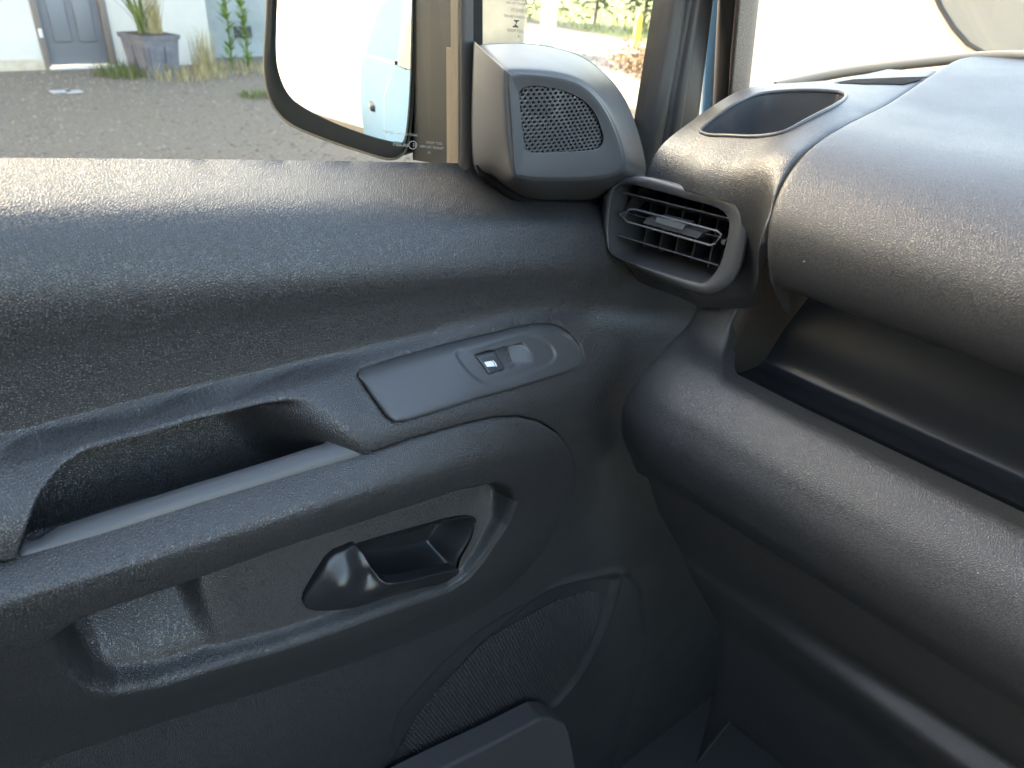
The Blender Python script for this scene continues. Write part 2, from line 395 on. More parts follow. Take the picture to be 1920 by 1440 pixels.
# ------------------------------------------------------------------ the car door
T = .1; LN = math.hypot(1, T)
DO, DA, DB, DN = (0, .48, 0), (1 / LN, -T / LN, 0), (0, 0, 1), (-T / LN, -1 / LN, 0)
def dpt(px, py, d):                                   # a point of the door at inward offset d
    r = ray(px, py); n = np.array(DN); k = ((np.array(DO) + n * d - C) @ n) / (r @ n); return C + r * k
door = empty('car_door', (.25, .5, .55), 'black grained plastic front door panel of a car, closed, beside the dashboard', 'car door')
PK = [(28, 1052), (60, 955), (95, 895), (140, 855), (200, 832), (300, 805), (420, 773), (520, 746), (568, 735), (700, 700), (800, 720), (770, 900), (680, 930), (360, 1030), (20, 1135)]
skin_r = [row([(-300, 292), (0, 296), (430, 299), (860, 306), (1100, 318), (1400, 345)], -.10),
    row([(-300, 368), (0, 374), (430, 378), (700, 382), (860, 390), (1000, 400), (1150, 405), (1400, 430)], [-.032] * 5 + [-.034, -.036, -.038]),
    row([(-300, 410), (0, 414), (430, 414), (860, 416), (1000, 418), (1150, 424), (1400, 450)], [-.018] * 4 + [-.020, -.026, -.03]),
    row([(-300, 460), (0, 462), (430, 460), (860, 455), (1100, 450), (1400, 476)], [-.008] * 4 + [-.016, -.024]),
    row([(-300, 585), (0, 570), (300, 548), (560, 530), (860, 508), (1100, 495), (1300, 500), (1400, 505)], [.002] * 4 + [.0, -.008, -.018, -.02]),
    row([(-300, 740), (0, 700), (300, 650), (560, 605), (860, 560), (1100, 545), (1300, 560)], [-.008] * 5 + [-.012, -.02]),
    row([(-300, 862), (0, 820), (150, 783), (300, 745), (560, 680), (800, 622), (1000, 580), (1150, 575), (1300, 590)], [-.012] * 7 + [-.014, -.022]),
    row([(-300, 905), (0, 865), (150, 828), (300, 785), (560, 722), (700, 692), (850, 655), (1000, 618), (1100, 610), (1200, 625), (1300, 640)], [.014, .014, .014, .014, .012, .006, .004, .002, .000, -.002, -.010]),
    row([(-300, 1130), (0, 1045), (200, 985), (400, 925), (600, 865), (690, 840), (800, 805), (900, 778), (1000, 760), (1080, 752), (1150, 760), (1250, 770)], [.048] * 6 + [.044, .040, .034, .026, .020, .014]),
    row([(-300, 1300), (0, 1200), (400, 1080), (700, 985), (900, 930), (1050, 895), (1130, 870), (1250, 860)], [.02] * 5 + [.014, .012, .010]),
    row([(-300, 1480), (0, 1400), (400, 1270), (700, 1170), (900, 1090), (1050, 1010), (1150, 980), (1250, 960)], [-.012] * 5 + [-.006, .0, .002]),
    row([(-300, 1700), (0, 1600), (400, 1450), (700, 1330), (900, 1230), (1050, 1150), (1200, 1080), (1300, 1080)], -.018),
    row([(-300, 2100), (400, 1800), (900, 1560), (1200, 1400), (1350, 1300)], -.026), row([(-300, 4000), (400, 3500), (900, 2800), (1200, 2400), (1350, 2200)], -.026)]
skin = Rows(DO, DA, DB, DN, skin_r)
pk = skin.poly(PK, curve=90); pk = resample(pk, .004)
_p, _q = skin.hit(706, 852), skin.hit(600, 735)                     # where the pocket runs out towards the switches
_n = np.array([-(_q - _p)[1], (_q - _p)[0]]); _n /= np.linalg.norm(_n)
if _n[0] > 0: _n = -_n
def carve_pull(ab, z):
    t = pdist(ab, pk); r_ = (ab - _p) @ _n
    return z + (np.minimum(z, -.026) - z) * sstep(t / .010) * sstep(r_ / .075)
# the speaker well low on the door
SPK = [(1148, 1085), (1060, 1100), (980, 1135), (890, 1190), (800, 1275), (745, 1345), (738, 1400), (790, 1424), (890, 1405), (1010, 1350), (1085, 1270), (1130, 1180), (1150, 1110)]
spk = resample(skin.poly(SPK, curve=80), .004)
RING = [(1205, 1100), (1215, 1200), (1200, 1320), (1150, 1450), (1120, 1560), (640, 1560), (720, 1440), (820, 1300), (900, 1210), (985, 1140), (1060, 1090), (1150, 1068), (1185, 1075)]
ring = resample(skin.poly(RING), .004)
def carve_speaker(ab, z):
    t = pdist(ab, ring); z = z - .004 * sstep(t / .012)
    u = pdist(ab, spk); z = z + .0045 * np.exp(-((u + .009) / .007) ** 2) * sstep((ab[:, 0] - spk[:, 0].mean()) / .09) - .003 * sstep(u / .004)
    return z
# the insert: armrest bolster with the handle recess and a small bin
INS = [(-150, 1105), (0, 1058), (200, 1000), (400, 937), (600, 877), (680, 853), (780, 822), (880, 797), (930, 787), (975, 785), (1015, 795), (1050, 817), (1073, 846), (1084, 880), (1080, 915),
       (1060, 965), (1030, 1018), (995, 1066), (950, 1110), (900, 1147), (850, 1172), (760, 1209), (640, 1254), (400, 1328), (200, 1392), (60, 1440), (-150, 1505)]
ins_r = [row([(-300, 1150), (0, 1058), (200, 1000), (400, 937), (600, 877), (780, 822), (930, 780), (1010, 762), (1100, 745), (1250, 730)], [.047] * 5 + [.045, .041, .034, .022, .01]),
    row([(-300, 1225), (0, 1133), (200, 1076), (400, 1014), (600, 950), (780, 896), (900, 862), (1000, 840), (1100, 825)], [.069] * 5 + [.063, .055, .043, .028]),
    row([(-300, 1300), (0, 1205), (200, 1145), (400, 1078), (600, 1005), (780, 948), (900, 912), (1000, 890), (1100, 880)], [.061] * 5 + [.055, .048, .036, .020]),
    row([(-300, 1400), (0, 1300), (200, 1235), (400, 1165), (600, 1095), (780, 1030), (900, 990), (1000, 965), (1100, 950)], [.038] * 5 + [.036, .030, .022, .010]),
    row([(-300, 1430), (0, 1350), (220, 1310), (400, 1268), (640, 1195), (800, 1140), (900, 1095), (980, 1050), (1060, 1000)], [.022] * 5 + [.018, .016, .012, .004]),
    row([(-300, 1555), (60, 1440), (400, 1328), (640, 1254), (760, 1210), (860, 1170), (950, 1110), (1040, 1040), (1100, 1000)], -.002),
    row([(-300, 1655), (60, 1540), (400, 1428), (640, 1354), (860, 1270), (1040, 1140), (1100, 1100)], -.012)]
ins = Rows(DO, DA, DB, DN, ins_r)
RC = [(92, 1205), (140, 1170), (200, 1146), (360, 1092), (560, 1020), (720, 968), (860, 922), (930, 908), (960, 918), (968, 942), (950, 985), (912, 1043), (880, 1083), (845, 1106), (760, 1135), (640, 1178), (540, 1213), (400, 1253), (300, 1285), (215, 1299), (170, 1291), (128, 1256), (104, 1225)]
rc = resample(ins.poly(RC), .003)
BIN = [(60, 1220), (200, 1120), (372, 1062), (372, 1130), (382, 1165), (402, 1195), (437, 1215), (485, 1222), (560, 1212), (400, 1256), (300, 1290), (215, 1303), (165, 1295), (120, 1260)]
bn = resample(ins.poly(BIN, -.03), .003)
up_ = np.array(sorted([tuple(ins.hit(x, y)) for x, y in RC[:10]])); lo_ = np.array(sorted([tuple(ins.hit(x, y)) for x, y in RC[9:] + RC[:1]]))
def carve_ins(ab, z):
    t = pdist(ab, rc); u = pdist(ab, bn)
    bb = np.interp(ab[:, 0], lo_[:, 0], lo_[:, 1]); bt = np.interp(ab[:, 0], up_[:, 0], up_[:, 1])
    f = np.clip((ab[:, 1] - bb) / np.maximum(bt - bb, .004), 0, 1)
    w_ = sstep((u + .008) / .020)
    fm = .010 - .022 * f - .012 * (1 - sstep(-u / .04)) * (1 - sstep(1 - f))   # mounting face of the handle
    fb = .006 - .072 * sstep(f / .85)                                          # floor of the bin, rising to its front rim
    flo = np.minimum(z, fm * (1 - w_) + fb * w_)
    z2 = z + (flo - z) * sstep(t / .008)
    return z2 - .0026 * np.exp(-((t - .0) / .0018) ** 2)                       # the groove round the recess
ins.mods = [carve_ins]
io = ins.poly(INS); io = resample(np.vstack([[(-.54, io[0][1] + .006)], io, [(-.54, io[-1][1])]]), .004)
def seam_groove(ab, z):                                            # the shut line round the insert
    t = pdist(ab, io); return z - .012 * sstep((t + .0014) / .0012) * (1 - sstep((pdist(ab, pk) + .002) / .003) * sstep((ab - _p) @ _n / .004)) * 1.0 - .13 * sstep(pdist(ab, rc) / .01)   # and the hollow behind it
def along(poly, offs):
    nx = np.roll(poly, -1, 0) - np.roll(poly, 1, 0); nx = np.c_[-nx[:, 1], nx[:, 0]] / np.linalg.norm(nx, axis=1)[:, None]
    return np.vstack([poly + nx * o for o in offs])
SW = [(680, 713), (688, 704), (720, 693), (850, 655), (980, 622), (1020, 615), (1050, 616), (1075, 630), (1094, 654), (1101, 672), (1097, 688), (1078, 699), (900, 753), (772, 795), (747, 798), (733, 789), (703, 747)]
swp = resample(skin.poly(SW, .008), .003)
def switch_groove(ab, z):
    t = pdist(ab, swp); return z - .004 * sstep((t + .0016) / .0012)
skin.mods = [carve_pull, carve_speaker, seam_groove, switch_groove]
belt = [skin.hit(x, y) for x, y in [(-250, 292), (0, 296), (200, 297), (430, 299), (650, 302), (862, 306)]]
so = [np.array((-.55, belt[0][1] + .004))] + belt + [np.array(p) for p in [(.52, belt[-1][1] - .006), (.75, 1.40), (1.02, 1.37), (1.15, .6), (1.15, .11), (-.55, .11)]]
def rect(a0, a1, b0, b1): return np.array([(a0, b0), (a1, b0), (a1, b1), (a0, b1)])
pmin, pmax = pk.min(0), pk.max(0)
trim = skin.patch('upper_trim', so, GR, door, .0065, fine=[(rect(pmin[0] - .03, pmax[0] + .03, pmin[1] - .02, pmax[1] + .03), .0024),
    (rect(ring[:, 0].min() - .01, ring[:, 0].max() + .01, .60, ring[:, 1].max() + .012), .003)],
    add=np.vstack([along(resample(io, .003), (-.004, -.0018, -.0012, -.0004, .0004, .0012, .0018, .004)), along(swp, (-.004, -.0018, -.0012, -.0004, .0004, .0012, .0018))]))
trim['label'] = 'grained black upper door trim with a shiny ledge under the window'

HB = [(628, 1058), (650, 1030), (690, 1012), (760, 988), (835, 964), (872, 958), (884, 968), (880, 1000), (862, 1045), (846, 1078), (740, 1112), (660, 1112)]
def hd_(py): return .013 - .020 * (1112 - py) / 154
hb_c = [(628, 1058, hd_(1058) - .001), (872, 958, hd_(958) - .001), (740, 1112, hd_(1112) - .001)]
hbs = Surf(DO, DA, DB, DN, hb_c, 'd', 3e-5)
def flatpoly(px, dd, curve=None):
    q = np.array([((p := dpt(x, y, d_)) @ np.array(DA), p[2]) for (x, y), d_ in zip(px, dd)]) - np.array([np.array(DO) @ np.array(DA), 0])
    return catmull(q, curve, True) if curve else q
hbo = resample(flatpoly(HB, [hd_(y) - .001 for x, y in HB], 60), .003); hbc = hbo.mean(0)
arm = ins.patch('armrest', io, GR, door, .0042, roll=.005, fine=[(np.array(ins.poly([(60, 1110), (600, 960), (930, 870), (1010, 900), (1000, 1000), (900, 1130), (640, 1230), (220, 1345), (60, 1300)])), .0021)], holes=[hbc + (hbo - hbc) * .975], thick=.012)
arm['label'] = 'grained armrest bolster with handle recess and small bin'

# grab bar: smooth strip bridging the pull pocket
GB = [(26, 1062), (40, 1022), (62, 988), (100, 970), (200, 938), (350, 892), (500, 848), (600, 818), (628, 814), (654, 820), (672, 834), (686, 858), (600, 888), (400, 948), (200, 1010)]
gbs = Rows(DO, DA, DB, DN, [row([(-50, 1020), (62, 985), (350, 890), (625, 808), (760, 768)], .024), row([(-50, 1034), (62, 1000), (350, 906), (625, 824), (760, 783)], .033),
    row([(-50, 1075), (200, 1000), (400, 938), (600, 877), (760, 830)], .0455), row([(-50, 1105), (200, 1030), (400, 968), (600, 907), (760, 860)], .048)])
gb = gbs.patch('grab_bar', gbs.poly(GB), SM, door, .004, roll=.0025, thick=.002)

# switch panel
SWR = [(858, 668), (900, 656), (985, 632), (1012, 634), (1036, 648), (1046, 668), (1038, 684), (1015, 694), (918, 724)]
swr = resample(skin.poly(SWR, .009, curve=60), .002)
SLOT = [(893, 668), (985, 646), (1018, 682), (922, 707)]
slot = resample(skin.poly(SLOT, .008), .0015)
sa, sb = slot[:, 0].min(), slot[:, 0].max()
def sw_extra(v, z):
    t = pdist(v, swr); z = z - .0022 * sstep((t + .001) / .003)
    u = pdist(v, slot); f = np.clip((v[:, 0] - sa) / (sb - sa), 0, 1)
    return z - .013 * sstep(u / .0016) * (1 - sstep((f - .36) / .58))
sw_lin = Surf(DO, DA, DB, DN, [(690, 710, .010), (740, 792, .030), (850, 660, .008), (900, 750, .030), (1020, 618, .004), (1095, 665, .010), (1075, 698, .020), (900, 700, .021)], 'd', 1e-4)
# sits on the deck of the trim: follow the trim and stand proud of it
swo = skin.patch('switch_panel', swp, SM, door, .0028, roll=.006, lift=.0105, fine=[(rect(swr[:, 0].min() - .004, swr[:, 0].max() + .004, swr[:, 1].min() - .004, swr[:, 1].max() + .004), .0013)], extra=sw_extra, thick=.01)
BT = [(896, 671), (933, 663), (953, 695), (922, 706)]
btp = resample(skin.poly(BT, .008), .0015)
btn = skin.patch('window_switch', btp, SMD, swo, .0016, roll=.002, lift=.0088, thick=.010)
def decal(name, polys, m, parent, lift, surf=skin):
    vs, fs = [], []
    for p in polys:
        q = surf.poly(p, lift); w_ = surf.world(q, surf.h(q) + lift); k = len(vs)
        vs += list(w_); fs.append(tuple(range(k, k + len(p))))
    return toward_cam(mesh(name, vs, fs, m, parent, False))
decal('window_symbol', [[(912, 682.5), (925, 680), (930, 683), (933, 690), (918, 691.5)], [(926.5, 679.5), (930, 679.5), (935, 685), (936.5, 690.5), (934.5, 691), (931.5, 683)]], WHT, btn, .0096)

# interior handle: bowl and lever
hand = hbs.patch('door_handle', hbo, HG, door, .002, thick=.006, extra=lambda v, z: z - .034 * sstep(pdist(v, hbo) / .026))
LV = [(583, 1153), (585, 1138), (600, 1105), (622, 1062), (636, 1047), (672, 1029), (684, 1040), (694, 1062), (705, 1075), (716, 1079), (780, 1066), (840, 1051), (848, 1055), (846, 1066), (836, 1082), (818, 1096), (720, 1128), (602, 1165), (589, 1164)]
lv_c = [(585, 1150, .014), (605, 1100, .014), (625, 1060, .010), (672, 1030, .006), (640, 1100, .024), (665, 1075, .020), (692, 1068, .014), (715, 1081, .030), (780, 1067, .036), (845, 1052, .036), (838, 1080, .028), (800, 1098, .022), (720, 1126, .018), (600, 1163, .014), (700, 1108, .028), (650, 1050, .012), (780, 1090, .030)]
lvs = Surf(DO, DA, DB, DN, lv_c, 'd', 1e-4)
lvs.patch('lever', resample(flatpoly(LV, [hd_(y) + .009 for x, y in LV]), .0025), HG, hand, .0018, roll=.0016, thick=.012)

# speaker grille: a plate of small bosses
gsp = resample(skin.poly([(1118, 1108), (1060, 1113), (990, 1145), (900, 1200), (815, 1280), (762, 1350), (755, 1395), (795, 1410), (885, 1392), (1000, 1338), (1068, 1262), (1108, 1180)], -.012, curve=80), .004)
pit = .0052; g = []
for i, bb in enumerate(np.arange(gsp[:, 1].min(), gsp[:, 1].max(), pit * 1.25)):
    for aa in np.arange(gsp[:, 0].min(), gsp[:, 0].max(), pit): g.append((aa + (i % 2) * pit / 2, bb))
g = np.array(g); g = g[pdist(g, gsp) > .002]
plate = skin.patch('speaker_grille', gsp, LOWG, door, .003, lift=.001)
hh = skin.h(g) + .0008; vs, fs = [], []
for (a_, b_), z_ in zip(g, hh):
    k = len(vs); r = .0018
    for rr, dz in ((r, 0), (r * .6, .0016)):
        for j in range(6): vs.append(skin.world(np.array([[a_ + rr * math.cos(j * math.pi / 3), b_ + 1.15 * rr * math.sin(j * math.pi / 3)]]), [z_ + dz])[0])
    fs += [(k + j, k + (j + 1) % 6, k + 6 + (j + 1) % 6, k + 6 + j) for j in range(6)] + [tuple(k + 6 + j for j in range(6))]
bo = mesh('grille_bosses', vs, fs, LOWG, plate, True, 'stuff'); toward_cam(bo)

# map pocket lip at the bottom of the door
mp_c = [(820, 1450, .02), (1020, 1346, .02), (1090, 1560, .02)]
mps = Surf(DO, DA, DB, DN, mp_c, 'd', 1e-4)
mps.patch('map_pocket', resample(mps.poly([(350, 1690), (690, 1515), (835, 1440), (930, 1393), (1015, 1348), (1035, 1347), (1060, 1358), (1068, 1375), (1080, 1440), (1095, 1620), (900, 1800), (350, 1900)]), .004), mat('map_pocket_plastic', (.085, .082, .082), .6, noise=(1500, .0001)), door, .005, roll=.005, thick=.03)

# tweeter pod (sail panel)
R0 = [(889, 98), (897, 88), (920, 83), (985, 82), (1050, 92), (1100, 112), (1140, 145), (1170, 185), (1190, 230), (1206, 285), (1210, 322), (1197, 350), (1140, 374), (1060, 378), (1000, 376), (965, 364), (925, 336), (889, 303)]
R2 = [(951, 144), (957, 138), (972, 135), (1020, 138), (1060, 145), (1090, 157), (1115, 177), (1137, 207), (1155, 245), (1168, 288), (1168, 312), (1152, 325), (1118, 332), (1060, 335), (1005, 334), (975, 330), (963, 320), (956, 230)]
R3 = [(974, 178), (978, 169), (988, 164), (1005, 162), (1035, 166), (1062, 173), (1085, 184), (1103, 198), (1117, 218), (1127, 244), (1130, 262), (1124, 275), (1108, 281), (1060, 285), (1010, 286), (992, 284), (984, 272), (977, 215)]
def rg(px, d, k=1.0, off=(0, 0)):
    c = np.mean(px, 0); return [dpt(c[0] + (x - c[0]) * k + off[0], c[1] + (y - c[1]) * k + off[1], d if not callable(d) else d(x, y)) for x, y in px]
mid = [tuple(np.array(a) * .16 + np.array(b) * .84) for a, b in zip(R0, R2)]
half = [tuple(np.array(a) * .55 + np.array(b) * .45) for a, b in zip(R0, R2)]
pod = loft('tweeter_pod', [rg(R0, -.113, .3), rg(R0, -.114, .9), rg(R0, -.115), rg(R0, -.065), rg(R0, -.060, .997), rg(half, -.024), rg(mid, .000), rg(R2, .004, .99), rg(R2, .0055, .95), rg(R3, .004, 1.06), rg(R3, .0035, 1.02), rg(R3, .0005, 1.0), rg(R3, -.006, .985)], SM, door, n=144, across=64)
toward_cam(pod)
gpl = Surf(DO, DA, DB, DN, [(980, 170, .0015), (1100, 200, .0015), (1120, 275, .0015), (990, 280, .0015), (1050, 230, .004)], 'd', 1e-6)
go = gpl.poly(R3); vs, fs = [], []; cu, cv_ = gpl.hit(980, 170), gpl.hit(991, 170); pit = np.linalg.norm(cu - cv_) * .98
rowh = np.linalg.norm(gpl.hit(980, 170) - gpl.hit(980, 177.7))
P0 = go.mean(0); cells = [(P0[0] + (i + (j % 2) * .5) * pit, P0[1] + j * rowh) for j in range(-14, 15) for i in range(-14, 15)]
cells = np.array(cells); cells = cells[pdist(cells, go) > -.001]
sy = rowh / (pit * .866)
for a_, b_ in cells:
    k = len(vs); z_ = float(gpl.h([[a_, b_]])[0])
    for rr, dz in ((pit / math.sqrt(3), 0), (pit * .325, 0), (pit * .30, -.0016)):
        for j in range(12):
            q = math.pi / 6 + j * math.pi / 6
            ro = rr if rr < pit * .5 else rr * (1 if j % 2 == 0 else math.cos(math.pi / 6))
            vs.append(gpl.world(np.array([[a_ + ro * math.cos(q), b_ + sy * ro * math.sin(q)]]), [z_ + dz])[0])
    for l in (0, 12): fs += [(k + l + j, k + l + (j + 1) % 12, k + l + 12 + (j + 1) % 12, k + l + 12 + j) for j in range(12)]
tg = mesh('tweeter_grille', vs, fs, SM, pod, True)
bm = bmesh.new(); bm.from_mesh(tg.data); bmesh.ops.remove_doubles(bm, verts=bm.verts, dist=.0002); bm.to_mesh(tg.data); bm.free(); tg.data.set_sharp_from_angle(angle=math.radians(40)); toward_cam(tg)
gb_ = gpl.world(go.mean(0) + (resample(go, .004) - go.mean(0)) * 1.15, gpl.h(resample(go, .004)) - .0065); toward_cam(mesh('grille_backing', gb_, [tuple(range(len(gb_)))], BLK, pod, False))
# black strip put in for the shade of the gap under the pod
tube('pod_gap_strip', [dpt(x, y, -.055) for x, y in [(893, 310), (908, 325), (935, 346), (968, 370), (1000, 380), (1060, 382), (1140, 379), (1200, 360)]], np.r_[np.linspace(.0005, .0045, 8), np.full(42, .0045)], BLK, door, step=50)

# window channel bars and seals (vertical)
def strip(name, px0, px1, py0, py1, d0, d1, m, parent=door, dep=.012, sh0=0, sh1=0):
    """an upright bar: pixel columns px0..px1 at py0 (top) and shifted at py1 (bottom)"""
    a = [dpt(px0, py0, d0), dpt(px1, py0, d1)]; b = [dpt(px0 + sh0, py1, d0), dpt(px1 + sh1, py1, d1)]
    n = np.array(DN); vs = []
    for q in (b, a):
        e = (q[1] - q[0]); e /= np.linalg.norm(e); wd = np.linalg.norm(q[1] - q[0]); r = min(wd * .3, .004)
        vs += [q[0] - n * dep, q[0] - n * r, q[0] + e * r * .3 - n * r * .3, q[0] + e * r, q[1] - e * r, q[1] - e * r * .3 - n * r * .3, q[1] - n * r, q[1] - n * dep]
    fs = [(i, (i + 1) % 8, 8 + (i + 1) % 8, 8 + i) for i in range(8)] + [tuple(range(8)), tuple(range(8, 16))]
    return outward(mesh(name, vs, fs, m, parent, True, sharp=40))
strip('window_channel', 866, 891, -420, 330, -.095, -.093, FRM, sh0=0, sh1=0)
strip('channel_seal', 859, 866, -420, 322, -.099, -.098, TRIM)
strip('glass_run', 850, 856, 92, 318, -.116, -.114, TRIM)
strip('sail_base', 870, 965, 292, 350, -.097, -.097, BLK)
# door glass and quarter glass
def pane(name, quad, m, parent, th=.004, n=DN):
    q = np.array(quad); b = q - np.array(n) * th; k = len(q)
    return outward(mesh(name, list(q) + list(b), [tuple(range(k)), tuple(range(k, 2 * k))] + [(i, (i + 1) % k, k + (i + 1) % k, k + i) for i in range(k)], m, parent, False))
def gpt(x_, z_, d_): return np.array([x_, .48 - T * x_ - d_ * LN, z_])
gl = pane('window_glass', [gpt(-.55, 1.44, -.112), dpt(862, 330, -.112), dpt(862, -420, -.085), gpt(-.55, 1.90, -.085)], GLS, door)
qg = pane('quarter_glass', [dpt(885, 330, -.112), dpt(1215, 340, -.112), dpt(1275, -120, -.10), dpt(1310, -420, -.085), dpt(885, -420, -.085)], GLS, door)

# door frame, front upright of the window
def upright(name, bot, top, m, parent, d0, d1, r=.006, mid=None):
    """bot/top: pixel pairs of left and right edge, d0/d1 inward offsets of the edges; a rounded bar"""
    n = np.array(DN); vs = []; rows = [bot, top] if mid is None else [bot, mid, top]
    rows = [np.array([dpt(p[0], p[1], d0), dpt(p[2], p[3], d1)]) for p in rows]
    N_ = 24; A = np.array([catmull(np.array([r_[i] for r_ in rows]), N_) if len(rows) > 2 else np.linspace(rows[0][i], rows[1][i], N_) for i in (0, 1)])
    K = 11
    for i in range(N_):
        l, q = A[0, i], A[1, i]; e = q - l; wd = np.linalg.norm(e)
        for j in range(K):
            t = j / (K - 1); c = math.sin(math.pi * t) ** .6
            vs.append(l + e * t + n * (c * r) - n * (.02 if j in (0, K - 1) else 0))
    return toward_cam(mesh(name, vs, grid_faces(N_, K), m, parent))
upright('frame_seal', (1196, 330, 1228, 330), (1323, -420, 1366, -420), RUB, door, -.095, -.09, .008)
upright('frame_upright', (1222, 330, 1300, 330), (1361, -420, 1387, -420), FRM, door, -.09, -.095, .006)
upright('frame_bead', (1243, 330, 1262, 330), (1376, -420, 1381, -420), FRM, door, -.084, -.084, .004)

# etched glass marks (read mirrored from inside)
def text(name, s, p, ex, ey, size, m, parent):
    cu = bpy.data.curves.new(name, 'FONT'); cu.body = s; cu.size = 1; cu.resolution_u = 2
    o = bpy.data.objects.new(name, cu); COL.objects.link(o); bpy.context.view_layer.update()
    me = bpy.data.meshes.new_from_object(o.evaluated_get(bpy.context.evaluated_depsgraph_get())); bpy.data.objects.remove(o)
    v = np.array([q.co[:] for q in me.vertices]); fs = [tuple(q.vertices) for q in me.polygons]
    W = np.array(p) + size * (v[:, :1] * np.array(ex) + v[:, 1:2] * np.array(ey))
    return toward_cam(mesh(name, W, fs, m, parent, False))
def etch(s, px, py, size_px, m, parent, d=-.096):
    p = dpt(px, py, d); ex = dpt(px - 10, py - 1, d) - p; ey = dpt(px, py - 10, d) - p
    k = np.linalg.norm(ey) / 10 * size_px; return text('etched_marking', s, p, ex / np.linalg.norm(ex), ey / np.linalg.norm(ey), k, m, parent)
for s, x, y, z in [('43R-001583', 983, 3, 9), ('TRANSP. 70% MIN', 988, 11, 7), ('E000191', 982, 24, 10), ('SAINT-GOBAIN SEKURIT', 999, 37, 7), ('DOT M2000', 981, 62, 8), ('18 .', 976, 71, 7)]: etch(s, x, y, z, ETCH, qg)
def disc_ring(name, px, py, r_px, m, parent, d=-.096, w_=.16):
    vs = []; 
    for k in (1, 1 - w_):
        for j in range(24): vs.append(dpt(px + r_px * k * math.cos(j * math.pi / 12), py + r_px * k * math.sin(j * math.pi / 12), d))
    return toward_cam(mesh(name, vs, grid_faces(2, 24, True), m, parent, False))
disc_ring('etched_ring', 994, 1, 9, ETCH, qg); disc_ring('etched_ring', 993, 21, 8, ETCH, qg)
etch('E9', 1000, 4, 9, ETCH, qg); etch('(((', 998, 24, 8, ETCH, qg)
def flat(name, px, m, parent, d=-.096): return toward_cam(mesh(name, [dpt(x, y, d) for x, y in px], [tuple(range(len(px)))], m, parent, False))
flat('etched_emblem', [(963, 37), (974, 38), (973, 40), (969.5, 41), (966, 45), (972, 50), (972.5, 52), (961, 51), (961, 49), (964.5, 48), (969, 44), (964, 39)], ETCH, qg)
for s, x, y, z in [('SAINT-GOBAIN SEKURIT', 783, 256, 7), ('43R-00071', 766, 276, 8), ('DOT M2000', 829, 272, 7), ('TRANSP 70% MIN', 832, 281, 7), ('18', 808, 289, 7)]: etch(s, x, y, z, ETCHL, gl)
disc_ring('etched_ring', 774, 272, 8, ETCHL, gl); etch('E2', 780, 275, 8, ETCHL, gl)

# wing mirror
mirror = None
mc = C + ray(640, 90) / np.linalg.norm(ray(640, 90)) * 1.06
MN = np.array([-1.0, -.545, .085]); MN /= np.linalg.norm(MN)
def mpt(px, py, off=0.0):
    r = ray(px, py); k = ((mc + MN * off - C) @ MN) / (r @ MN); return C + r * k
MO = [(506, -60), (501, 40), (497, 120), (503, 172), (520, 208), (552, 236), (620, 264), (690, 287), (728, 297), (750, 291), (764, 268), (772, 190), (777, 60), (778, -60), (776, -140), (750, -180), (640, -195), (540, -170), (514, -120)]
MI = [(521, -60), (518, 40), (517, 110), (525, 150), (541, 180), (570, 203), (630, 232), (690, 255), (722, 265), (745, 270), (759, 258), (767, 185), (771, 60), (772, -60), (769, -130), (742, -165), (640, -178), (550, -155), (528, -110)]
def sc_(px, k): c = np.mean(px, 0); return [tuple(c + (np.array(p) - c) * k) for p in px]
hous = loft('wing_mirror', [[mpt(*p, .004) for p in sc_(MI, .995)], [mpt(*p, .006) for p in MI], [mpt(*p, .010) for p in [tuple((np.array(a) + b) / 2) for a, b in zip(MI, map(np.array, MO))]], [mpt(*p, .008) for p in sc_(MO, .995)], [mpt(*p, .0) for p in MO], [mpt(*p, -.012) for p in sc_(MO, 1.004)],
        [mpt(*p, 0) - MN * .05 for p in sc_(MO, 1.0)], [mpt(*p, 0) - MN * .085 for p in sc_(MO, .8)], [mpt(*p, 0) - MN * .10 for p in sc_(MO, .4)]], MIRB, door, n=120, cap=True, sharp=50)
outward(hous); hous['label'] = 'black wing mirror outside the side window'
# rim: edging line, its lit look painted in as brown-grey
tube('mirror_rim', [mpt(*p, .004) for p in MO], .0028, mat('mirror_rim_lit', (.14, .11, .08), .35), hous, n=8, step=120, closed=True)
vs = [mpt(*p, .0055) for p in catmull(sc_(MI, 1.0), 96, True)]; cc = np.mean(vs, 0); V = []; FS = []; NR = 14
for i in range(NR + 1):
    f = i / NR
    for p in vs:
        q = cc + (p - cc) * f; rr = np.linalg.norm(q - cc); V.append(q - MN * (rr ** 2) / (2 * 1.3) + MN * .004)
FS = grid_faces(NR + 1, 96, True)
mg = mesh('mirror_glass', V, FS, MIR, hous); toward_cam(mg)
# mirror foot joining the door
ft = [[mpt(774, -160, -.01), mpt(774, 300, -.01), mpt(776, 300, -.08), mpt(776, -160, -.08)],
      [dpt(852, -160, -.15), dpt(852, 312, -.15), dpt(905, 312, -.18), dpt(905, -160, -.18)]]
f2 = [np.array(ft[0]), (np.array(ft[0]) * .5 + np.array(ft[1]) * .5), np.array(ft[1])]
outward(mesh('mirror_foot', np.vstack(f2), [(i * 4 + j, i * 4 + (j + 1) % 4, i * 4 + 4 + (j + 1) % 4, i * 4 + 4 + j) for i in range(2) for j in range(4)] + [(3, 2, 1, 0), (8, 9, 10, 11)], MIRB, hous, False))
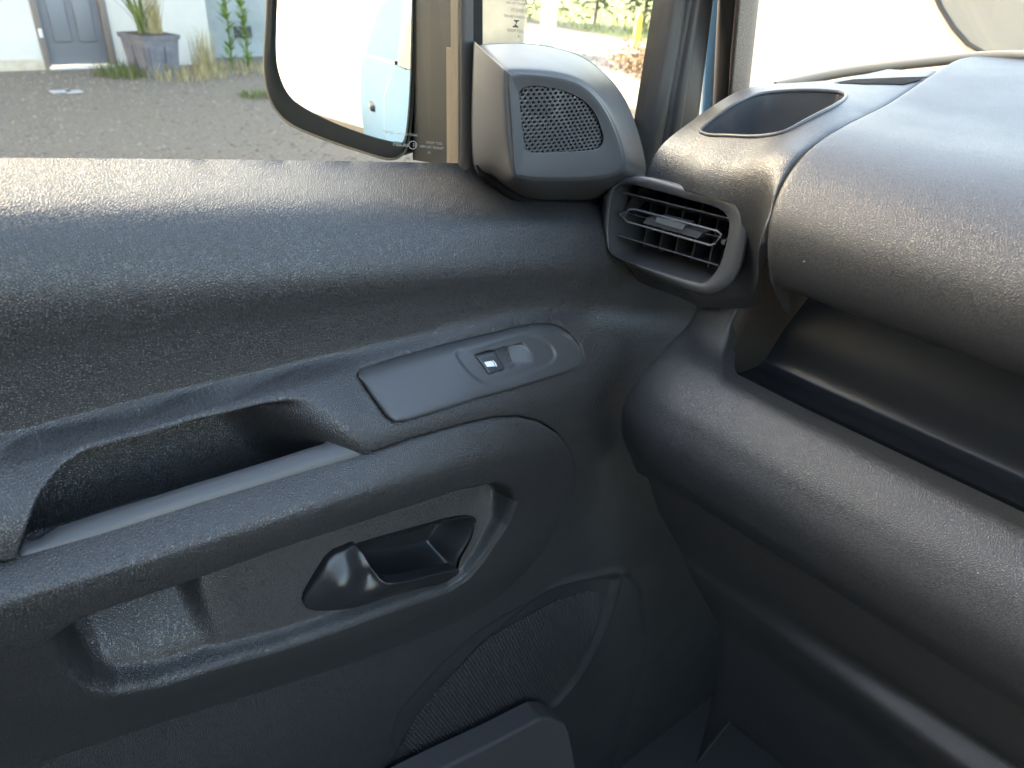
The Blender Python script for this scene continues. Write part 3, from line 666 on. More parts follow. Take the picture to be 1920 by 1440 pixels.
# outer skin of the door (pale blue), behind the glass
outward(mesh('outer_skin', [(-.56, .66, 1.445), (.50, .60, 1.405), (1.02, .56, 1.38), (-.56, .72, 1.30), (.50, .66, 1.28), (1.02, .61, 1.26), (-.56, .74, .85), (.50, .68, .85), (1.02, .63, .85), (-.56, .72, .3), (.5, .66, .3), (1.02, .61, .3)],
     [(i * 3 + j, i * 3 + j + 1, i * 3 + j + 4, i * 3 + j + 3) for i in range(3) for j in range(2)], BLUE, door))

# ------------------------------------------------------------------ dashboard
dash = empty('dashboard', (.75, 0, .45), 'black grained plastic dashboard with air vent, cup holder, open shelf and glovebox', 'dashboard')
def yz(x_, y_, z_): return (x_, y_, z_, 0)
# main top pad: a profile pulled sideways, cut at the seam on the left
PP = [(.64, 1.384), (.60, 1.376), (.566, 1.373), (.546, 1.379), (.531, 1.394), (.523, 1.412), (.521, 1.434), (.528, 1.453), (.545, 1.471), (.575, 1.486), (.62, 1.496), (.68, 1.500), (.75, 1.505), (.85, 1.518), (.95, 1.530), (1.06, 1.536)]
pp = catmull(PP, 90)
def seam_y(x_, z_): return .250 + .014 * np.clip((z_ - 1.40) / .1, -.3, 1) + .035 * np.clip((x_ - .62) / .3, 0, 1.2)
ys = np.r_[np.array([0, .0006, .0018, .004, .008]), np.linspace(.02, 1.2, 90)]
vs = []; drop = [.004, .0022, .0008, .0002, 0] + [0] * 90
tn = np.gradient(pp, axis=0); nn = np.c_[-tn[:, 1], tn[:, 0]]; nn /= np.linalg.norm(nn, axis=1)[:, None]
for k, yy in enumerate(ys):
    for i, (x_, z_) in enumerate(pp):
        vs.append((x_ - nn[i, 0] * drop[k], seam_y(x_, z_) - yy, z_ - nn[i, 1] * drop[k]))
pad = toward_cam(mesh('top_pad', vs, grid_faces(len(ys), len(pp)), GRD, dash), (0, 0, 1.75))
pad['label'] = 'broad rounded grey-black top pad of the dashboard'
# end cap beside it with vent and cup holder
cap_c = [(1215, 324, .585), (1235, 278, .60), (1290, 232, .64), (1340, 197, .68), (1400, 167, .72), (1450, 157, .78), (1500, 154, .82),
    (1300, 345, .560), (1400, 372, .553), (1430, 450, .553), (1300, 290, .585), (1400, 290, .575), (1500, 300, .558), (1320, 245, .615), (1400, 258, .593), (1480, 248, .598), (1570, 195, .67), (1585, 180, .72), (1440, 173, .71), (1370, 198, .655),
    (1250, 420, .575), (1150, 420, .58), (1300, 520, .575), (1180, 500, .59), (1420, 540, .565)]
for z_, x_ in [(1.36, .572), (1.38, .545), (1.405, .528), (1.432, .526), (1.453, .533), (1.471, .549), (1.486, .579), (1.496, .624), (1.500, .685), (1.505, .755), (1.520, .87), (1.530, .96)]:
    cap_c.append((x_, float(seam_y(x_, z_)) + .003, z_ - .001, 0))
cap_c += [(.90, .36, 1.512, 0), (.97, .33, 1.526, 0), (.86, .40, 1.504, 0)]
r2 = math.sqrt(.5)
caps = Surf((0, 0, 0), (0, 1, 0), (r2, 0, r2), (-r2, 0, r2), cap_c, 'x', 1e-6)
CUPR = [(1313, 246), (1322, 236), (1342, 220), (1382, 194), (1424, 177), (1474, 171), (1560, 172), (1580, 176), (1586, 182), (1570, 196), (1530, 217), (1482, 243), (1452, 253), (1400, 257), (1340, 255), (1319, 251)]
cup = resample(caps.poly(CUPR, curve=64), .003)
VO = [(1128, 400), (1132, 366), (1148, 344), (1172, 334), (1218, 332), (1300, 352), (1378, 372), (1398, 390), (1405, 420), (1399, 468), (1382, 518), (1350, 546), (1300, 548), (1180, 497), (1142, 474), (1130, 440)]
VI = [(1144, 400), (1149, 368), (1160, 350), (1180, 345), (1225, 355), (1290, 373), (1340, 387), (1361, 400), (1368, 422), (1360, 468), (1345, 506), (1322, 528), (1290, 524), (1200, 495), (1152, 478), (1143, 445)]
vhole = resample(caps.poly(sc_(VO, .90), curve=60), .003)
seam_ab = []
for x_, z_ in pp[10:82]:
    seam_ab.append((float(seam_y(x_, z_)) + .0016, (x_ + z_) * r2))
left_px = [(1560, 148), (1500, 152), (1450, 155), (1400, 164), (1340, 194), (1290, 229), (1235, 275), (1218, 305), (1206, 340), (1140, 420), (1180, 505), (1300, 556), (1400, 552)]
lf = [tuple(caps.hit(x, y)) for x, y in left_px]
cpo = [tuple(p) for p in seam_ab] + [(.36, (.93 + 1.518) * r2)] + lf
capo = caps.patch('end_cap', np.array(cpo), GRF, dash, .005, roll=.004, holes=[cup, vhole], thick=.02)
capo['label'] = 'grained end cap of the dashboard holding vent and cup holder'
# cup holder: rim and bowl
cw = caps.world(cup, caps.h(cup))
cen = cw.mean(0); dn = np.array([.10, 0, -1.0])
rim = tube('cup_holder', list(cw + np.array([0, 0, .0005])), .0018, SM, dash, n=8, closed=True)
bowl = [cw, cen + (cw - cen) * .985 + dn * .006, cen + (cw - cen) * .95 + dn * .026, cen + (cw - cen) * .92 + dn * .046, cen + (cw - cen) * .84 + dn * .054, cen + (cw - cen) * .1 + dn * .055]
toward_cam(mesh('bowl', np.vstack(bowl), grid_faces(len(bowl), len(cw), True) + [tuple(range(5 * len(cw), 6 * len(cw)))], SM, rim), tuple(cen + np.array([0, 0, .2])))
# vent
def vp(px, x_): return [at(a, b, 'x', x_) for a, b in px]
def vtilt(px, x_, t=.10): # the bezel leans a little: its top lies farther forward
    out = []
    for a, b in px:
        p = at(a, b, 'x', x_)
        for _ in range(4): p = at(a, b, 'x', x_ + t * (p[2] - 1.385))
        out.append(p)
    return out
VM = [tuple(np.array(a) * .55 + np.array(b) * .45) for a, b in zip(VO, VI)]
bez_r = [vtilt(sc_(VO, 1.02), .625), vtilt(sc_(VO, 1.01), .59), vtilt(VO, .572), vtilt(sc_(VO, .985), .5635), vtilt(VM, .5595), vtilt(sc_(VI, 1.02), .5605), vtilt(VI, .5635)]
inner = vtilt(VI, .5635)
ic = np.mean(inner, 0)
bez_r += [[p + np.array([.012, 0, 0]) for p in inner], [ic + (p - ic) * .97 + np.array([.045, 0, 0]) for p in inner], [ic + (p - ic) * .96 + np.array([.07, 0, 0]) for p in inner]]
vent = toward_cam(loft('air_vent', bez_r, SM, dash, n=128, across=50), (0, .2, 1.6)); vent['label'] = 'rectangular air vent with rounded grey bezel'
bk = [ic + (p - ic) * .97 + np.array([.068, 0, 0]) for p in catmull(inner, 64, True)]
toward_cam(mesh('vent_back', bk, [tuple(range(64))], BLK, vent, False))
def blade(name, a, b, x0, dep, m, th=.0016, drop=.012):
    p, q = vtilt([a], x0)[0], vtilt([b], x0)[0]; t = np.array([dep, 0, -drop]); u = np.array([0, 0, th])
    vs = [p, q, q + t, p + t, p + u, q + u, q + t + u, p + t + u]
    bm = bmesh.new(); V = [bm.verts.new(v) for v in vs]
    for f in [(0, 1, 2, 3), (7, 6, 5, 4), (0, 4, 5, 1), (1, 5, 6, 2), (2, 6, 7, 3), (3, 7, 4, 0)]: bm.faces.new([V[i] for i in f])
    bmesh.ops.recalc_face_normals(bm, faces=bm.faces); bmesh.ops.bevel(bm, geom=list(bm.edges), offset=.0004, segments=1, affect='EDGES')
    me = bpy.data.meshes.new(name); bm.to_mesh(me); bm.free(); me.materials.append(m)
    o = bpy.data.objects.new(name, me); COL.objects.link(o); o.parent = vent; return o
BLM = mat('vent_blade_edge', (.10, .102, .105), .33)
blade('blade', (1168, 362), (1366, 411), .571, .032, BLM); blade('blade', (1156, 442), (1346, 499), .571, .032, BLM)
# the middle blade is an open frame carrying the knob
fr_ = [(1172, 406), (1183, 392), (1192, 391), (1348, 432), (1356, 438), (1346, 455), (1336, 459), (1180, 415)]
tube('blade_frame', [p + np.array([-.003, 0, 0]) for p in vtilt(fr_, .570)], .0011, mat('vent_frame_edge', (.16, .165, .17), .3), vent, n=8, closed=True)
blade('blade', (1172, 400), (1352, 447), .575, .028, SLAT)
kn = vtilt([(1232, 406), (1287, 420), (1279, 431), (1228, 416)], .568); kb = [p + np.array([.014, 0, 0]) for p in kn]
ko = outward(mesh('adjuster_knob', kn + kb, [(0, 1, 2, 3), (4, 5, 6, 7), (0, 1, 5, 4), (1, 2, 6, 5), (2, 3, 7, 6), (3, 0, 4, 7)], CHR, vent, False))
kn = vtilt([(1205, 418), (1214, 408), (1318, 436), (1308, 447)], .572); kb = [p + np.array([.012, 0, 0]) for p in kn]
outward(mesh('knob_slide', kn + kb, [(0, 1, 2, 3), (4, 5, 6, 7), (0, 1, 5, 4), (1, 2, 6, 5), (2, 3, 7, 6), (3, 0, 4, 7)], BLM, vent, False))
for k in range(6):      # upright vanes behind
    y0 = .425 - k * .020; box('vane', (.604, y0 - .0009, 1.335), (.630, y0 + .0009, 1.425), BLM, vent)
for e, s_ in (((1166, 402), 1), ((1358, 454), -1)):
    p = vtilt([e], .572)[0]; box('blade_pivot', tuple(p - .0022), tuple(p + np.array([.01, .0022, .0022])), BLM, vent, .0008)

# shelf cavity
CP = [(.592, 1.262), (.604, 1.246), (.620, 1.236), (.640, 1.233), (.662, 1.2335), (.674, 1.2365), (.681, 1.246), (.688, 1.275), (.697, 1.310), (.702, 1.350), (.700, 1.384), (.66, 1.392), (.62, 1.388)]
cp = catmull(CP, 60); yy = np.linspace(.315, -.95, 60); vs = [(x_, y_, z_) for y_ in yy for x_, z_ in cp]
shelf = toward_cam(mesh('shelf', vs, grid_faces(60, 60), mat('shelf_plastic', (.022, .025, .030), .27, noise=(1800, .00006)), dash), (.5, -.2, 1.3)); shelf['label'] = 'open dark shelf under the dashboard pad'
# left end wall of the shelf, curved in plan
rows = []
for t in np.linspace(0, 1, 16):
    z_ = 1.232 + .160 * t
    lean = .018 * t
    rows.append([(.604, .330 - lean, z_), (.606, .318 - lean, z_), (.612, .309 - lean, z_), (.635, .304 - lean, z_), (.665, .299 - lean, z_), (.690, .293 - lean, z_), (.701, .283 - lean, z_), (.709, .262, z_), (.713, .24, z_)])
toward_cam(loft('shelf_end', rows, mat('shelf_end_plastic', (.060, .050, .044), .42, grain=.002, bump=.0003), shelf, closed=False, n=40), (.5, -.2, 1.3))

# roll below the shelf with the column at its left end (height field facing backwards)
RP = [(.560, 1.095), (.548, 1.118), (.536, 1.137), (.521, 1.165), (.513, 1.200), (.520, 1.228), (.538, 1.253), (.562, 1.270), (.580, 1.2705 + .004), (.596, 1.290), (.606, 1.32), (.612, 1.36), (.618, 1.40)]
def rx(x_, y_): return x_ + .040 * max(0, (y_ - .30) / .10) ** 2
rolls = Rows((0, 0, 0), (0, 1, 0), (0, 0, 1), (-1, 0, 0), [[(rx(x_, y_), y_, z_, 0) for y_ in (-.95, -.5, -.1, .1, .2, .25, .28, .31, .34, .37, .40, .43, .46)] for x_, z_ in RP])
seamz = 1.131
L_ = [tuple(rolls.hit(x, y)) for x, y in [(1312, 545), (1300, 590), (1276, 622), (1236, 664), (1196, 708), (1171, 745), (1163, 785), (1172, 835), (1192, 885)]]
ro = [(.292, 1.40), (.296, 1.36), (.302, 1.325), (.306, 1.30), (.298, 1.276), (.275, 1.267), (.2, 1.266), (0, 1.266), (-.95, 1.266), (-.95, seamz), (0, seamz), (.30, seamz)] + L_[::-1] + [(.36, 1.40)]
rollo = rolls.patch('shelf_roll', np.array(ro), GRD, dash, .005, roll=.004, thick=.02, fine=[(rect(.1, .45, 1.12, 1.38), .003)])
rollo['label'] = 'padded roll running under the open shelf'
# glovebox lid with a ledge that grows to the right
LP = []
for k in range(9):
    rr_ = []
    for y_ in (-.95, -.5, -.2, 0, .08, .13, .17, .2, .25, .36, .45):
        g_ = .62 * min(max(0, (.175 - y_) / .2), 1.3)
        x_, z_ = [(.548, 1.140), (.548, 1.128), (.556, 1.10), (.575, 1.05), (.590 + .010 * g_, 1.008 + .020 * g_), (.592 - .020 * g_, .996 + .012 * g_), (.598 - .016 * g_, .978), (.63, .90), (.68, .70)][k]
        rr_.append((x_ + .5 * rx(0, y_), y_, z_, 0))
    LP.append(rr_)
lids = Rows((0, 0, 0), (0, 1, 0), (0, 0, 1), (-1, 0, 0), LP)
lo = [tuple(lids.hit(x, y)) for x, y in [(1212, 893), (1234, 962), (1286, 1062), (1342, 1165), (1352, 1205), (1340, 1290), (1300, 1440)]]
lo += [(.20, .70), (-.95, .70), (-.95, 1.1285), (.0, 1.1285), (.33, 1.1285)]
lid = lids.patch('glovebox_lid', np.array(lo), LOWG, dash, .006, roll=.003, thick=.02, fine=[(rect(-.1, .3, .95, 1.05), .0028)])
# defroster slot
dq = caps.poly([(1562, 155), (1602, 149), (1690, 146), (1742, 145), (1722, 152), (1694, 159), (1620, 158)])
dfr = toward_cam(mesh('defroster_slot', caps.world(dq, caps.h(dq) + .0012), [tuple(range(7))], BLK, dash, False))
# ------------------------------------------------------------------ car body around the cabin
car = empty('car_cabin', (0, -.3, .35), 'cabin shell of the car with windscreen and brown-grey front pillar trim', 'car body')
# A pillar trim, between the door frame and the windscreen
def pil(name, bot, top, x0, x1, m, r=.008):
    vs = []; N_, K = 20, 9
    b0, b1 = at(bot[0], bot[1], 'x', x0[0]), at(bot[2], bot[3], 'x', x0[1]); t0, t1 = at(top[0], top[1], 'x', x1[0]), at(top[2], top[3], 'x', x1[1])
    for i in range(N_):
        f = i / (N_ - 1); l = b0 + (t0 - b0) * f; q = b1 + (t1 - b1) * f
        for j in range(K):
            u = j / (K - 1); p = l + (q - l) * u; d = C - p; d /= np.linalg.norm(d)
            vs.append(p + d * r * (math.sin(math.pi * u) ** .7) - d * (.03 if j in (0, K - 1) else 0))
    return toward_cam(mesh(name, vs, grid_faces(N_, K), m, car))
pil('pillar_trim', (1358, 240, 1402, 190), (1415, -420, 1470, -420), (.84, .90), (.60, .68), PIL, .008)
pil('pillar_seal', (1333, 260, 1362, 260), (1366, -420, 1420, -420), (.86, .86), (.66, .66), RUB, .004)
pil('body_edge', (1312, 260, 1336, 260), (1351, -420, 1370, -420), (.92, .92), (.76, .76), BLUE, .002)
# windscreen
ws = outward(mesh('windscreen', [(1.10, .52, 1.50), (1.10, -1.15, 1.50), (.42, -1.02, 2.0), (.42, .42, 2.0), (1.103, .52, 1.504), (1.103, -1.15, 1.504), (.423, -1.02, 2.004), (.423, .42, 2.004)],
     [(0, 1, 2, 3), (7, 6, 5, 4), (0, 4, 5, 1), (1, 5, 6, 2), (2, 6, 7, 3), (3, 7, 4, 0)], WSG, car, False))
cwl = []
tube('cowl_trim', [(.86, .455, 1.485), (.93, .41, 1.505), (1.0, .34, 1.524), (1.06, .27, 1.538), (1.085, .15, 1.545), (1.095, -.1, 1.548), (1.095, -.6, 1.548)], .006, COWL, car, step=40)
for lo_, hi_ in (((-1.3, -1.05, 1.96), (-.55, .44, 2.0)), ((.34, -1.05, 1.96), (.44, .44, 2.0)), ((-.55, -1.05, 1.96), (.34, -.93, 2.0)), ((-.55, .33, 1.96), (.34, .44, 2.0))): box('roof_lining', lo_, hi_, LINER, car)
box('added_roof_glass', (-.55, -.93, 1.985), (.34, .33, 1.99), WSG, car)  # roof pane out of view, added to let light in from above
box('bulkhead', (-1.34, -1.1, .1), (-1.3, .55, 2.0), CARP, car)
box('floor_carpet', (-1.3, -1.1, .06), (1.3, .62, .125), CARP, car)
box('far_sill', (-1.3, -1.1, .11), (1.1, -1.02, .62), SMD, car)
box('centre_console', (.05, -.75, .13), (.62, -.42, .95), SMD, car, .04, 3)
box('far_rear_quarter', (-1.3, -1.08, 1.43), (-.35, -1.02, 1.96), LINER, car)
box('rear_quarter', (-1.3, .40, .1), (-.57, .46, 1.96), LINER, car)
box('footwell_wall', (1.14, -1.1, .11), (1.17, .6, 1.40), CARP, car)
outward(mesh('body_side', [(-.57, .66, 1.445), (-3.2, .70, 1.46), (-.57, .72, 1.30), (-3.2, .76, 1.30), (-.57, .74, .85), (-3.2, .78, .85), (-.57, .72, .3), (-3.2, .76, .3)], [(0, 1, 3, 2), (2, 3, 5, 4), (4, 5, 7, 6)], BLUE, car))
outward(mesh('body_side_upper', [(-.60, .64, 1.46), (-3.2, .69, 1.47), (-.60, .53, 1.95), (-3.2, .54, 1.98)], [(0, 1, 3, 2)], BLUE, car))
for x_, y_ in ((-.12, .705), (-1.15, .725)):
    box('outer_handle', (x_ - .10, y_ - .02, 1.14), (x_ + .10, y_ + .045, 1.18), SMD, car, .015, 3)
# seats behind the camera
for y_ in (-.02, -.68):
    box('seat_cushion', (-.55, y_ - .25, .75), (-.08, y_ + .25, .95), SEAT, car, .05, 3)
    box('seat_back', (-.75, y_ - .24, .90), (-.56, y_ + .24, 1.62), SEAT, car, .06, 3)

# ------------------------------------------------------------------ outside: house
WY = 10.85
house = empty('house', (0, WY, 0), 'white rendered house with a grey panelled door beyond the side window', 'house')
dx0, dx1 = at(85, 128, 'y', WY)[0], at(222, 128, 'y', WY)[0]; wx1 = at(402, 132, 'y', WY)[0]
def holed_wall(name, x0, x1, z1, hx0, hx1, hz, y, m, parent, th=.25):
    vs = []
    fs = []
    for a, b, c, d in [(x0, hx0, 0, z1), (hx1, x1, 0, z1), (hx0, hx1, hz, z1)]:
        k = len(vs); vs += [(a, y, c), (b, y, c), (b, y, d), (a, y, d), (a, y + th, c), (b, y + th, c), (b, y + th, d), (a, y + th, d)]
        fs += [tuple(k + i for i in f) for f in [(0, 1, 2, 3), (7, 6, 5, 4), (0, 4, 5, 1), (1, 5, 6, 2), (2, 6, 7, 3), (3, 7, 4, 0)]]
    return outward(mesh(name, vs, fs, m, parent, False))
holed_wall('wall', -9, wx1, 6.2, dx0, dx1, 2.08, WY, WALL, house)
box('wall_plinth_stain', (-9, WY - .012, 0), (dx0, WY - .002, .12), WALLS, house)
box('side_wall', (wx1 - .25, WY + .26, 0), (wx1, WY + 8, 6.2), WALL, house)
box('rear_wing', (wx1 + .003, WY + .55, 0), (wx1 + 1.55, WY + 6, 4.8), GWALL, house)
prism('roof', [(WY - .35, 6.15), (WY + 4.2, 8.9), (WY + 8.7, 6.15), (WY + 8.7, 6.35), (WY + 4.2, 9.1), (WY - .35, 6.35)], -9.3, wx1 + .3, ROOFT, house, 'x')
fw_ = .075
for a, b in ((dx0, dx0 + fw_), (dx1 - fw_, dx1)): box('door_post', (a, WY - .015, 0), (b, WY + .10, 2.08), DFRM, house, .006)
box('door_head', (dx0 + fw_, WY - .015, 2.0), (dx1 - fw_, WY + .10, 2.08), DFRM, house, .006)
box('door_sill', (dx0 + fw_ - .03, WY - .05, 0), (dx1 - fw_ + .03, WY + .08, .035), WPOST, house, .006)
a, b = dx0 + fw_ + .004, dx1 - fw_ - .004; wd = b - a
leaf = box('door_leaf', (a, WY + .035, .04), (b, WY + .08, 1.995), DOORG, house, .003)
for px0, px1, z0, z1 in [(.14, .44, .30, .86), (.56, .86, .30, .86), (.14, .44, 1.12, 1.8), (.56, .86, 1.12, 1.8)]:
    box('panel', (a + wd * px0, WY + .020, z0), (a + wd * px1, WY + .036, z1), DOORG, leaf, .012, 2)
lbz = 1.0
box('letterbox', (a + wd * .27, WY + .018, lbz - .04), (a + wd * .73, WY + .036, lbz + .04), BRASS, leaf, .006)
box('door_plate', (dx0 + .02, WY - .022, .36), (dx0 + .06, WY - .014, .46), WPOST, house, .004)
vz = at(455, 60, 'y', WY + .55)
gr_ = box('air_grille', (vz[0] - .13, WY + .53, vz[2] - .08), (vz[0] + .13, WY + .552, vz[2] + .08), BLK, house)
for k in range(5): box('grille_bar', (vz[0] - .13, WY + .515, vz[2] - .075 + k * .034), (vz[0] + .13, WY + .529, vz[2] - .062 + k * .034), LEAD, gr_)

ob = empty('added_building', (-9, 6, 0), 'white building added out of view, its sunlit wall brightening the wing mirror', 'building')  # added behind the car: its sunlit wall whitens the mirror and lights the cabin
rm = Matrix.Translation((-11, 6.5, 0)) @ Matrix.Rotation(math.radians(-48), 4, 'Z')
box('wall', (-9, -4, 0), (9, 0, 5.5), WALL, ob, rot=rm); box('roof', (-9.3, -4.4, 5.5), (9.3, .35, 5.75), ROOFT, ob, rot=rm)
box('downpipe', (-.06, .01, .8), (.06, .13, 5.5), DOORG, ob, rot=rm)
# planter (tapering lead box) and its plant
py_ = 9.95; pc0 = at(295, 141, 'z', 0); pcx = pc0[0]; pcy = pc0[1] + .05
planter = empty('planter', (pcx, pcy, 0), 'tapering square lead-grey planter standing by the white wall', 'planter')
def tbox(name, cx, cy, z0, z1, h0, h1, m, parent, rot=.35, bev=0):
    vs = []
    for z_, h_ in ((z0, h0), (z1, h1)):
        for sx, sy_ in ((-1, -1), (1, -1), (1, 1), (-1, 1)):
            x_, y_ = sx * h_, sy_ * h_; vs.append((cx + x_ * math.cos(rot) - y_ * math.sin(rot), cy + x_ * math.sin(rot) + y_ * math.cos(rot), z_))
    return outward(mesh(name, vs, [(0, 1, 2, 3), (7, 6, 5, 4), (0, 4, 5, 1), (1, 5, 6, 2), (2, 6, 7, 3), (3, 7, 4, 0)], m, parent, False))
ph = .42; hw = .235; pr = .28
tbox('box', pcx, pcy, .02, ph, hw * .84, hw, LEAD, planter, pr); tbox('foot', pcx, pcy, 0, .06, hw * .9, hw * .88, LEAD, planter, pr)
tbox('rim', pcx, pcy, ph, ph + .05, hw * 1.06, hw * 1.10, LEAD, planter, pr); tbox('soil', pcx, pcy, ph + .045, ph + .056, hw * .98, hw * .98, SOIL, planter, pr)
for side in range(4):
    an = pr + side * math.pi / 2; ox, oy = math.sin(an), -math.cos(an)
    for u in (-1, 1):
        ex, ey = math.cos(an) * .5 * hw * u * .9, math.sin(an) * .5 * hw * u * .9
        k = .945; vs = []
        for du, z_ in ((-.075, .09), (.075, .09), (.08, .35), (-.08, .35)):
            f = .84 + .16 * (z_ / ph); vs.append((pcx + ox * (hw * f + .004) + ex + math.cos(an) * du, pcy + oy * (hw * f + .004) + ey + math.sin(an) * du, z_))
        v2 = [(x + ox * .012, y + oy * .012, z) for x, y, z in vs]
        outward(mesh('moulding', vs + v2, [(0, 1, 2, 3), (4, 5, 6, 7)] + [(i, (i + 1) % 4, 4 + (i + 1) % 4, 4 + i) for i in range(4)], LEAD, planter, False))
def blades(name, n, spread, h, wid, m, parent, base, lean=.5, kind=None, seed=1, curl=1.0):
    r = random.Random(seed); vs, fs = [], []
    for i in range(n):
        a = r.uniform(0, 6.283); d = spread * math.sqrt(r.random()); hh = h * r.uniform(.55, 1.1); l = lean * r.uniform(.1, 1) * hh
        x, y = base[0] + d * math.cos(a), base[1] + d * math.sin(a); b = r.uniform(0, 6.283); S = 5
        sx, sy_ = -math.sin(b), math.cos(b); k = len(vs)
        for j in range(S + 1):
            t = j / S; ww = wid * (1 - t) ** .7 * .5 + .0005
            cx, cy, cz = x + math.cos(b) * l * t ** (1.6 * curl), y + math.sin(b) * l * t ** (1.6 * curl), base[2] + hh * t * (1 - .15 * t * lean)
            vs += [(cx - sx * ww, cy - sy_ * ww, cz), (cx, cy, cz + ww * .4), (cx + sx * ww, cy + sy_ * ww, cz)]
        for j in range(S):
            q = k + j * 3; fs += [(q, q + 1, q + 4, q + 3), (q + 1, q + 2, q + 5, q + 4)]
    return mesh(name, vs, fs, m, parent, True, kind)
plant = empty('spiky_plant', (pcx, pcy, ph), 'spiky green plant with dry straw stalks growing in the lead planter', 'plant')
blades('leaves', 16, .06, .9, .035, mat('yucca_leaf', (.12, .19, .05), .5, var=(5, (.08, .14, .03), (.22, .27, .09))), plant, (pcx - .09, pcy, ph + .03), .9, seed=3)
blades('straw', 120, .11, .6, .010, STRAW, plant, (pcx + .06, pcy, ph + .03), .45, seed=4)
# weeds along the wall, tall flower stalks by the grey wing
def clump(name, label, px, py, n, sp, h, wid, m, lean, seed):
    p = at(px, py, 'z', 0); o = blades(name, n, sp, h, wid, m, None, (p[0], p[1], 0), lean, None, seed); return tag(o, label, 'weeds')
clump('weed_clump', 'low green weeds between the grey door and the planter', 235, 142, 240, .34, .20, .012, GRASS, .9, 11)
clump('weed_clump', 'straggly dry weeds to the right of the planter foot', 350, 146, 220, .45, .22, .010, STRAW, .8, 12)
clump('weed_clump', 'short weeds on the gravel left of the wing mirror', 487, 182, 160, .22, .10, .010, GRASS, .9, 13)
clump('weed_clump', 'dry grass tuft below the two tall green stalks', 440, 136, 200, .5, .16, .010, STRAW, .8, 14)
clump('weed_clump', 'small weeds hugging the base of the white wall by the planter', 385, 137, 130, .15, .55, .010, STRAW, .25, 15)
def stalk(px, py, h, wid, label, seed):
    p = at(px, py, 'z', 0); e = empty('tall_stalk', tuple(p), label, 'plant', None)
    r = random.Random(seed)
    tube('stem', [(p[0], p[1], 0), (p[0] + .02, p[1], h * .5), (p[0] - .03, p[1], h)], .012, GRASS, e, n=6, step=8)
    vs, fs = [], []
    for i in range(90):
        z_ = h * r.uniform(.02, .97); a = r.uniform(0, 6.28); l = wid * r.uniform(.5, 1); k = len(vs); ca, sa_ = math.cos(a), math.sin(a); w_ = .022
        b = (p[0], p[1], z_); vs += [b, (b[0] + ca * l * .5 - sa_ * w_, b[1] + sa_ * l * .5 + ca * w_, z_ + l * .5), (b[0] + ca * l, b[1] + sa_ * l, z_ + l * .8), (b[0] + ca * l * .5 + sa_ * w_, b[1] + sa_ * l * .5 - ca * w_, z_ + l * .5)]
        fs.append((k, k + 1, k + 2, k + 3))
    mesh('foliage', vs, fs, mat('stalk_leaf', (.16, .26, .05), .5), e, False)
stalk(436, 131, 1.7, .16, 'taller leafy green stalk before the grey wall', 5); stalk(466, 131, 1.0, .13, 'shorter leafy green stalk nearer the wing mirror', 6)
# litter
for (px, py), lb, w_ in (((115, 174), 'left flat white scrap of litter lying on the gravel', .20), ((139, 174), 'right flat white scrap of litter lying on the gravel', .16)):
    p = at(px, py, 'z', 0); tag(box('litter', (p[0] - w_ / 2, p[1] - .07, .004), (p[0] + w_ / 2, p[1] + .07, .02), PAPER, None, .006), lb, 'litter')
# loose stones on the gravel yard
vs, fs = [], []
r = random.Random(21)
for i in range(5200):
    x, y = r.uniform(.2, 6.5), r.uniform(5.2, 10.7); s_ = r.uniform(.008, .026) ; k = len(vs); a = r.uniform(0, 6.28)
    for j in range(5):
        q = a + j * 1.2566; vs.append((x + s_ * math.cos(q) * r.uniform(.7, 1.2), y + s_ * math.sin(q) * r.uniform(.7, 1.2), 0))
    for j in range(3):
        q = a + j * 2.094; vs.append((x + s_ * .5 * math.cos(q), y + s_ * .5 * math.sin(q), s_ * r.uniform(.4, .8)))
    fs += [(k + 5, k + 6, k + 7), (k, k + 1, k + 5), (k + 1, k + 2, k + 6, k + 5), (k + 2, k + 3, k + 6), (k + 3, k + 4, k + 7, k + 6), (k + 4, k, k + 5, k + 7)]
st = mesh('loose_stones', vs, fs, STONE, None, False, 'stuff'); tag(st, 'loose grey and brown stones strewn over the gravel yard', 'gravel')

# ------------------------------------------------------------------ outside: seen through the quarter glass
def leaf_mass(name, boxes, n, size, m, parent, seed):
    r = random.Random(seed); vs, fs = [], []
    for i in range(n):
        c, s3 = r.choice(boxes); u = [r.gauss(0, .42) for _ in range(3)]
        p = [c[k] + s3[k] * max(-1, min(1, u[k])) for k in range(3)]
        if p[2] < .05: p[2] = r.uniform(.05, .5)
        d = Vector((r.uniform(-1, 1), r.uniform(-1, 1), r.uniform(-1, 1))).normalized(); e = d.orthogonal().normalized() * size * r.uniform(.5, 1.1); d = d * size * r.uniform(.7, 1.5)
        k = len(vs); P = Vector(p); vs += [P - d, P + e * .5, P + d, P - e * .5]; fs.append((k, k + 1, k + 2, k + 3))
    return mesh(name, vs, fs, m, parent, False)
hd = empty('hedge', (19, 16, 0), 'dense green hedge along the far side of the sunlit road', 'hedge')
hb = [((14.0 + i * 1.0, 20.0 - i * 1.05, 1.5 + .3 * math.sin(i * 2.3)), (1.1, 1.1, 1.4)) for i in range(15)]
leaf_mass('foliage', hb, 22000, .10, LEAF, hd, 31)
for i in range(15): tube('trunk', [(hb[i][0][0], hb[i][0][1], 0), (hb[i][0][0] + .1, hb[i][0][1], 1.6)], [.07, .03], DFRM, hd, n=6)
r = random.Random(5); vs, fs = [], []
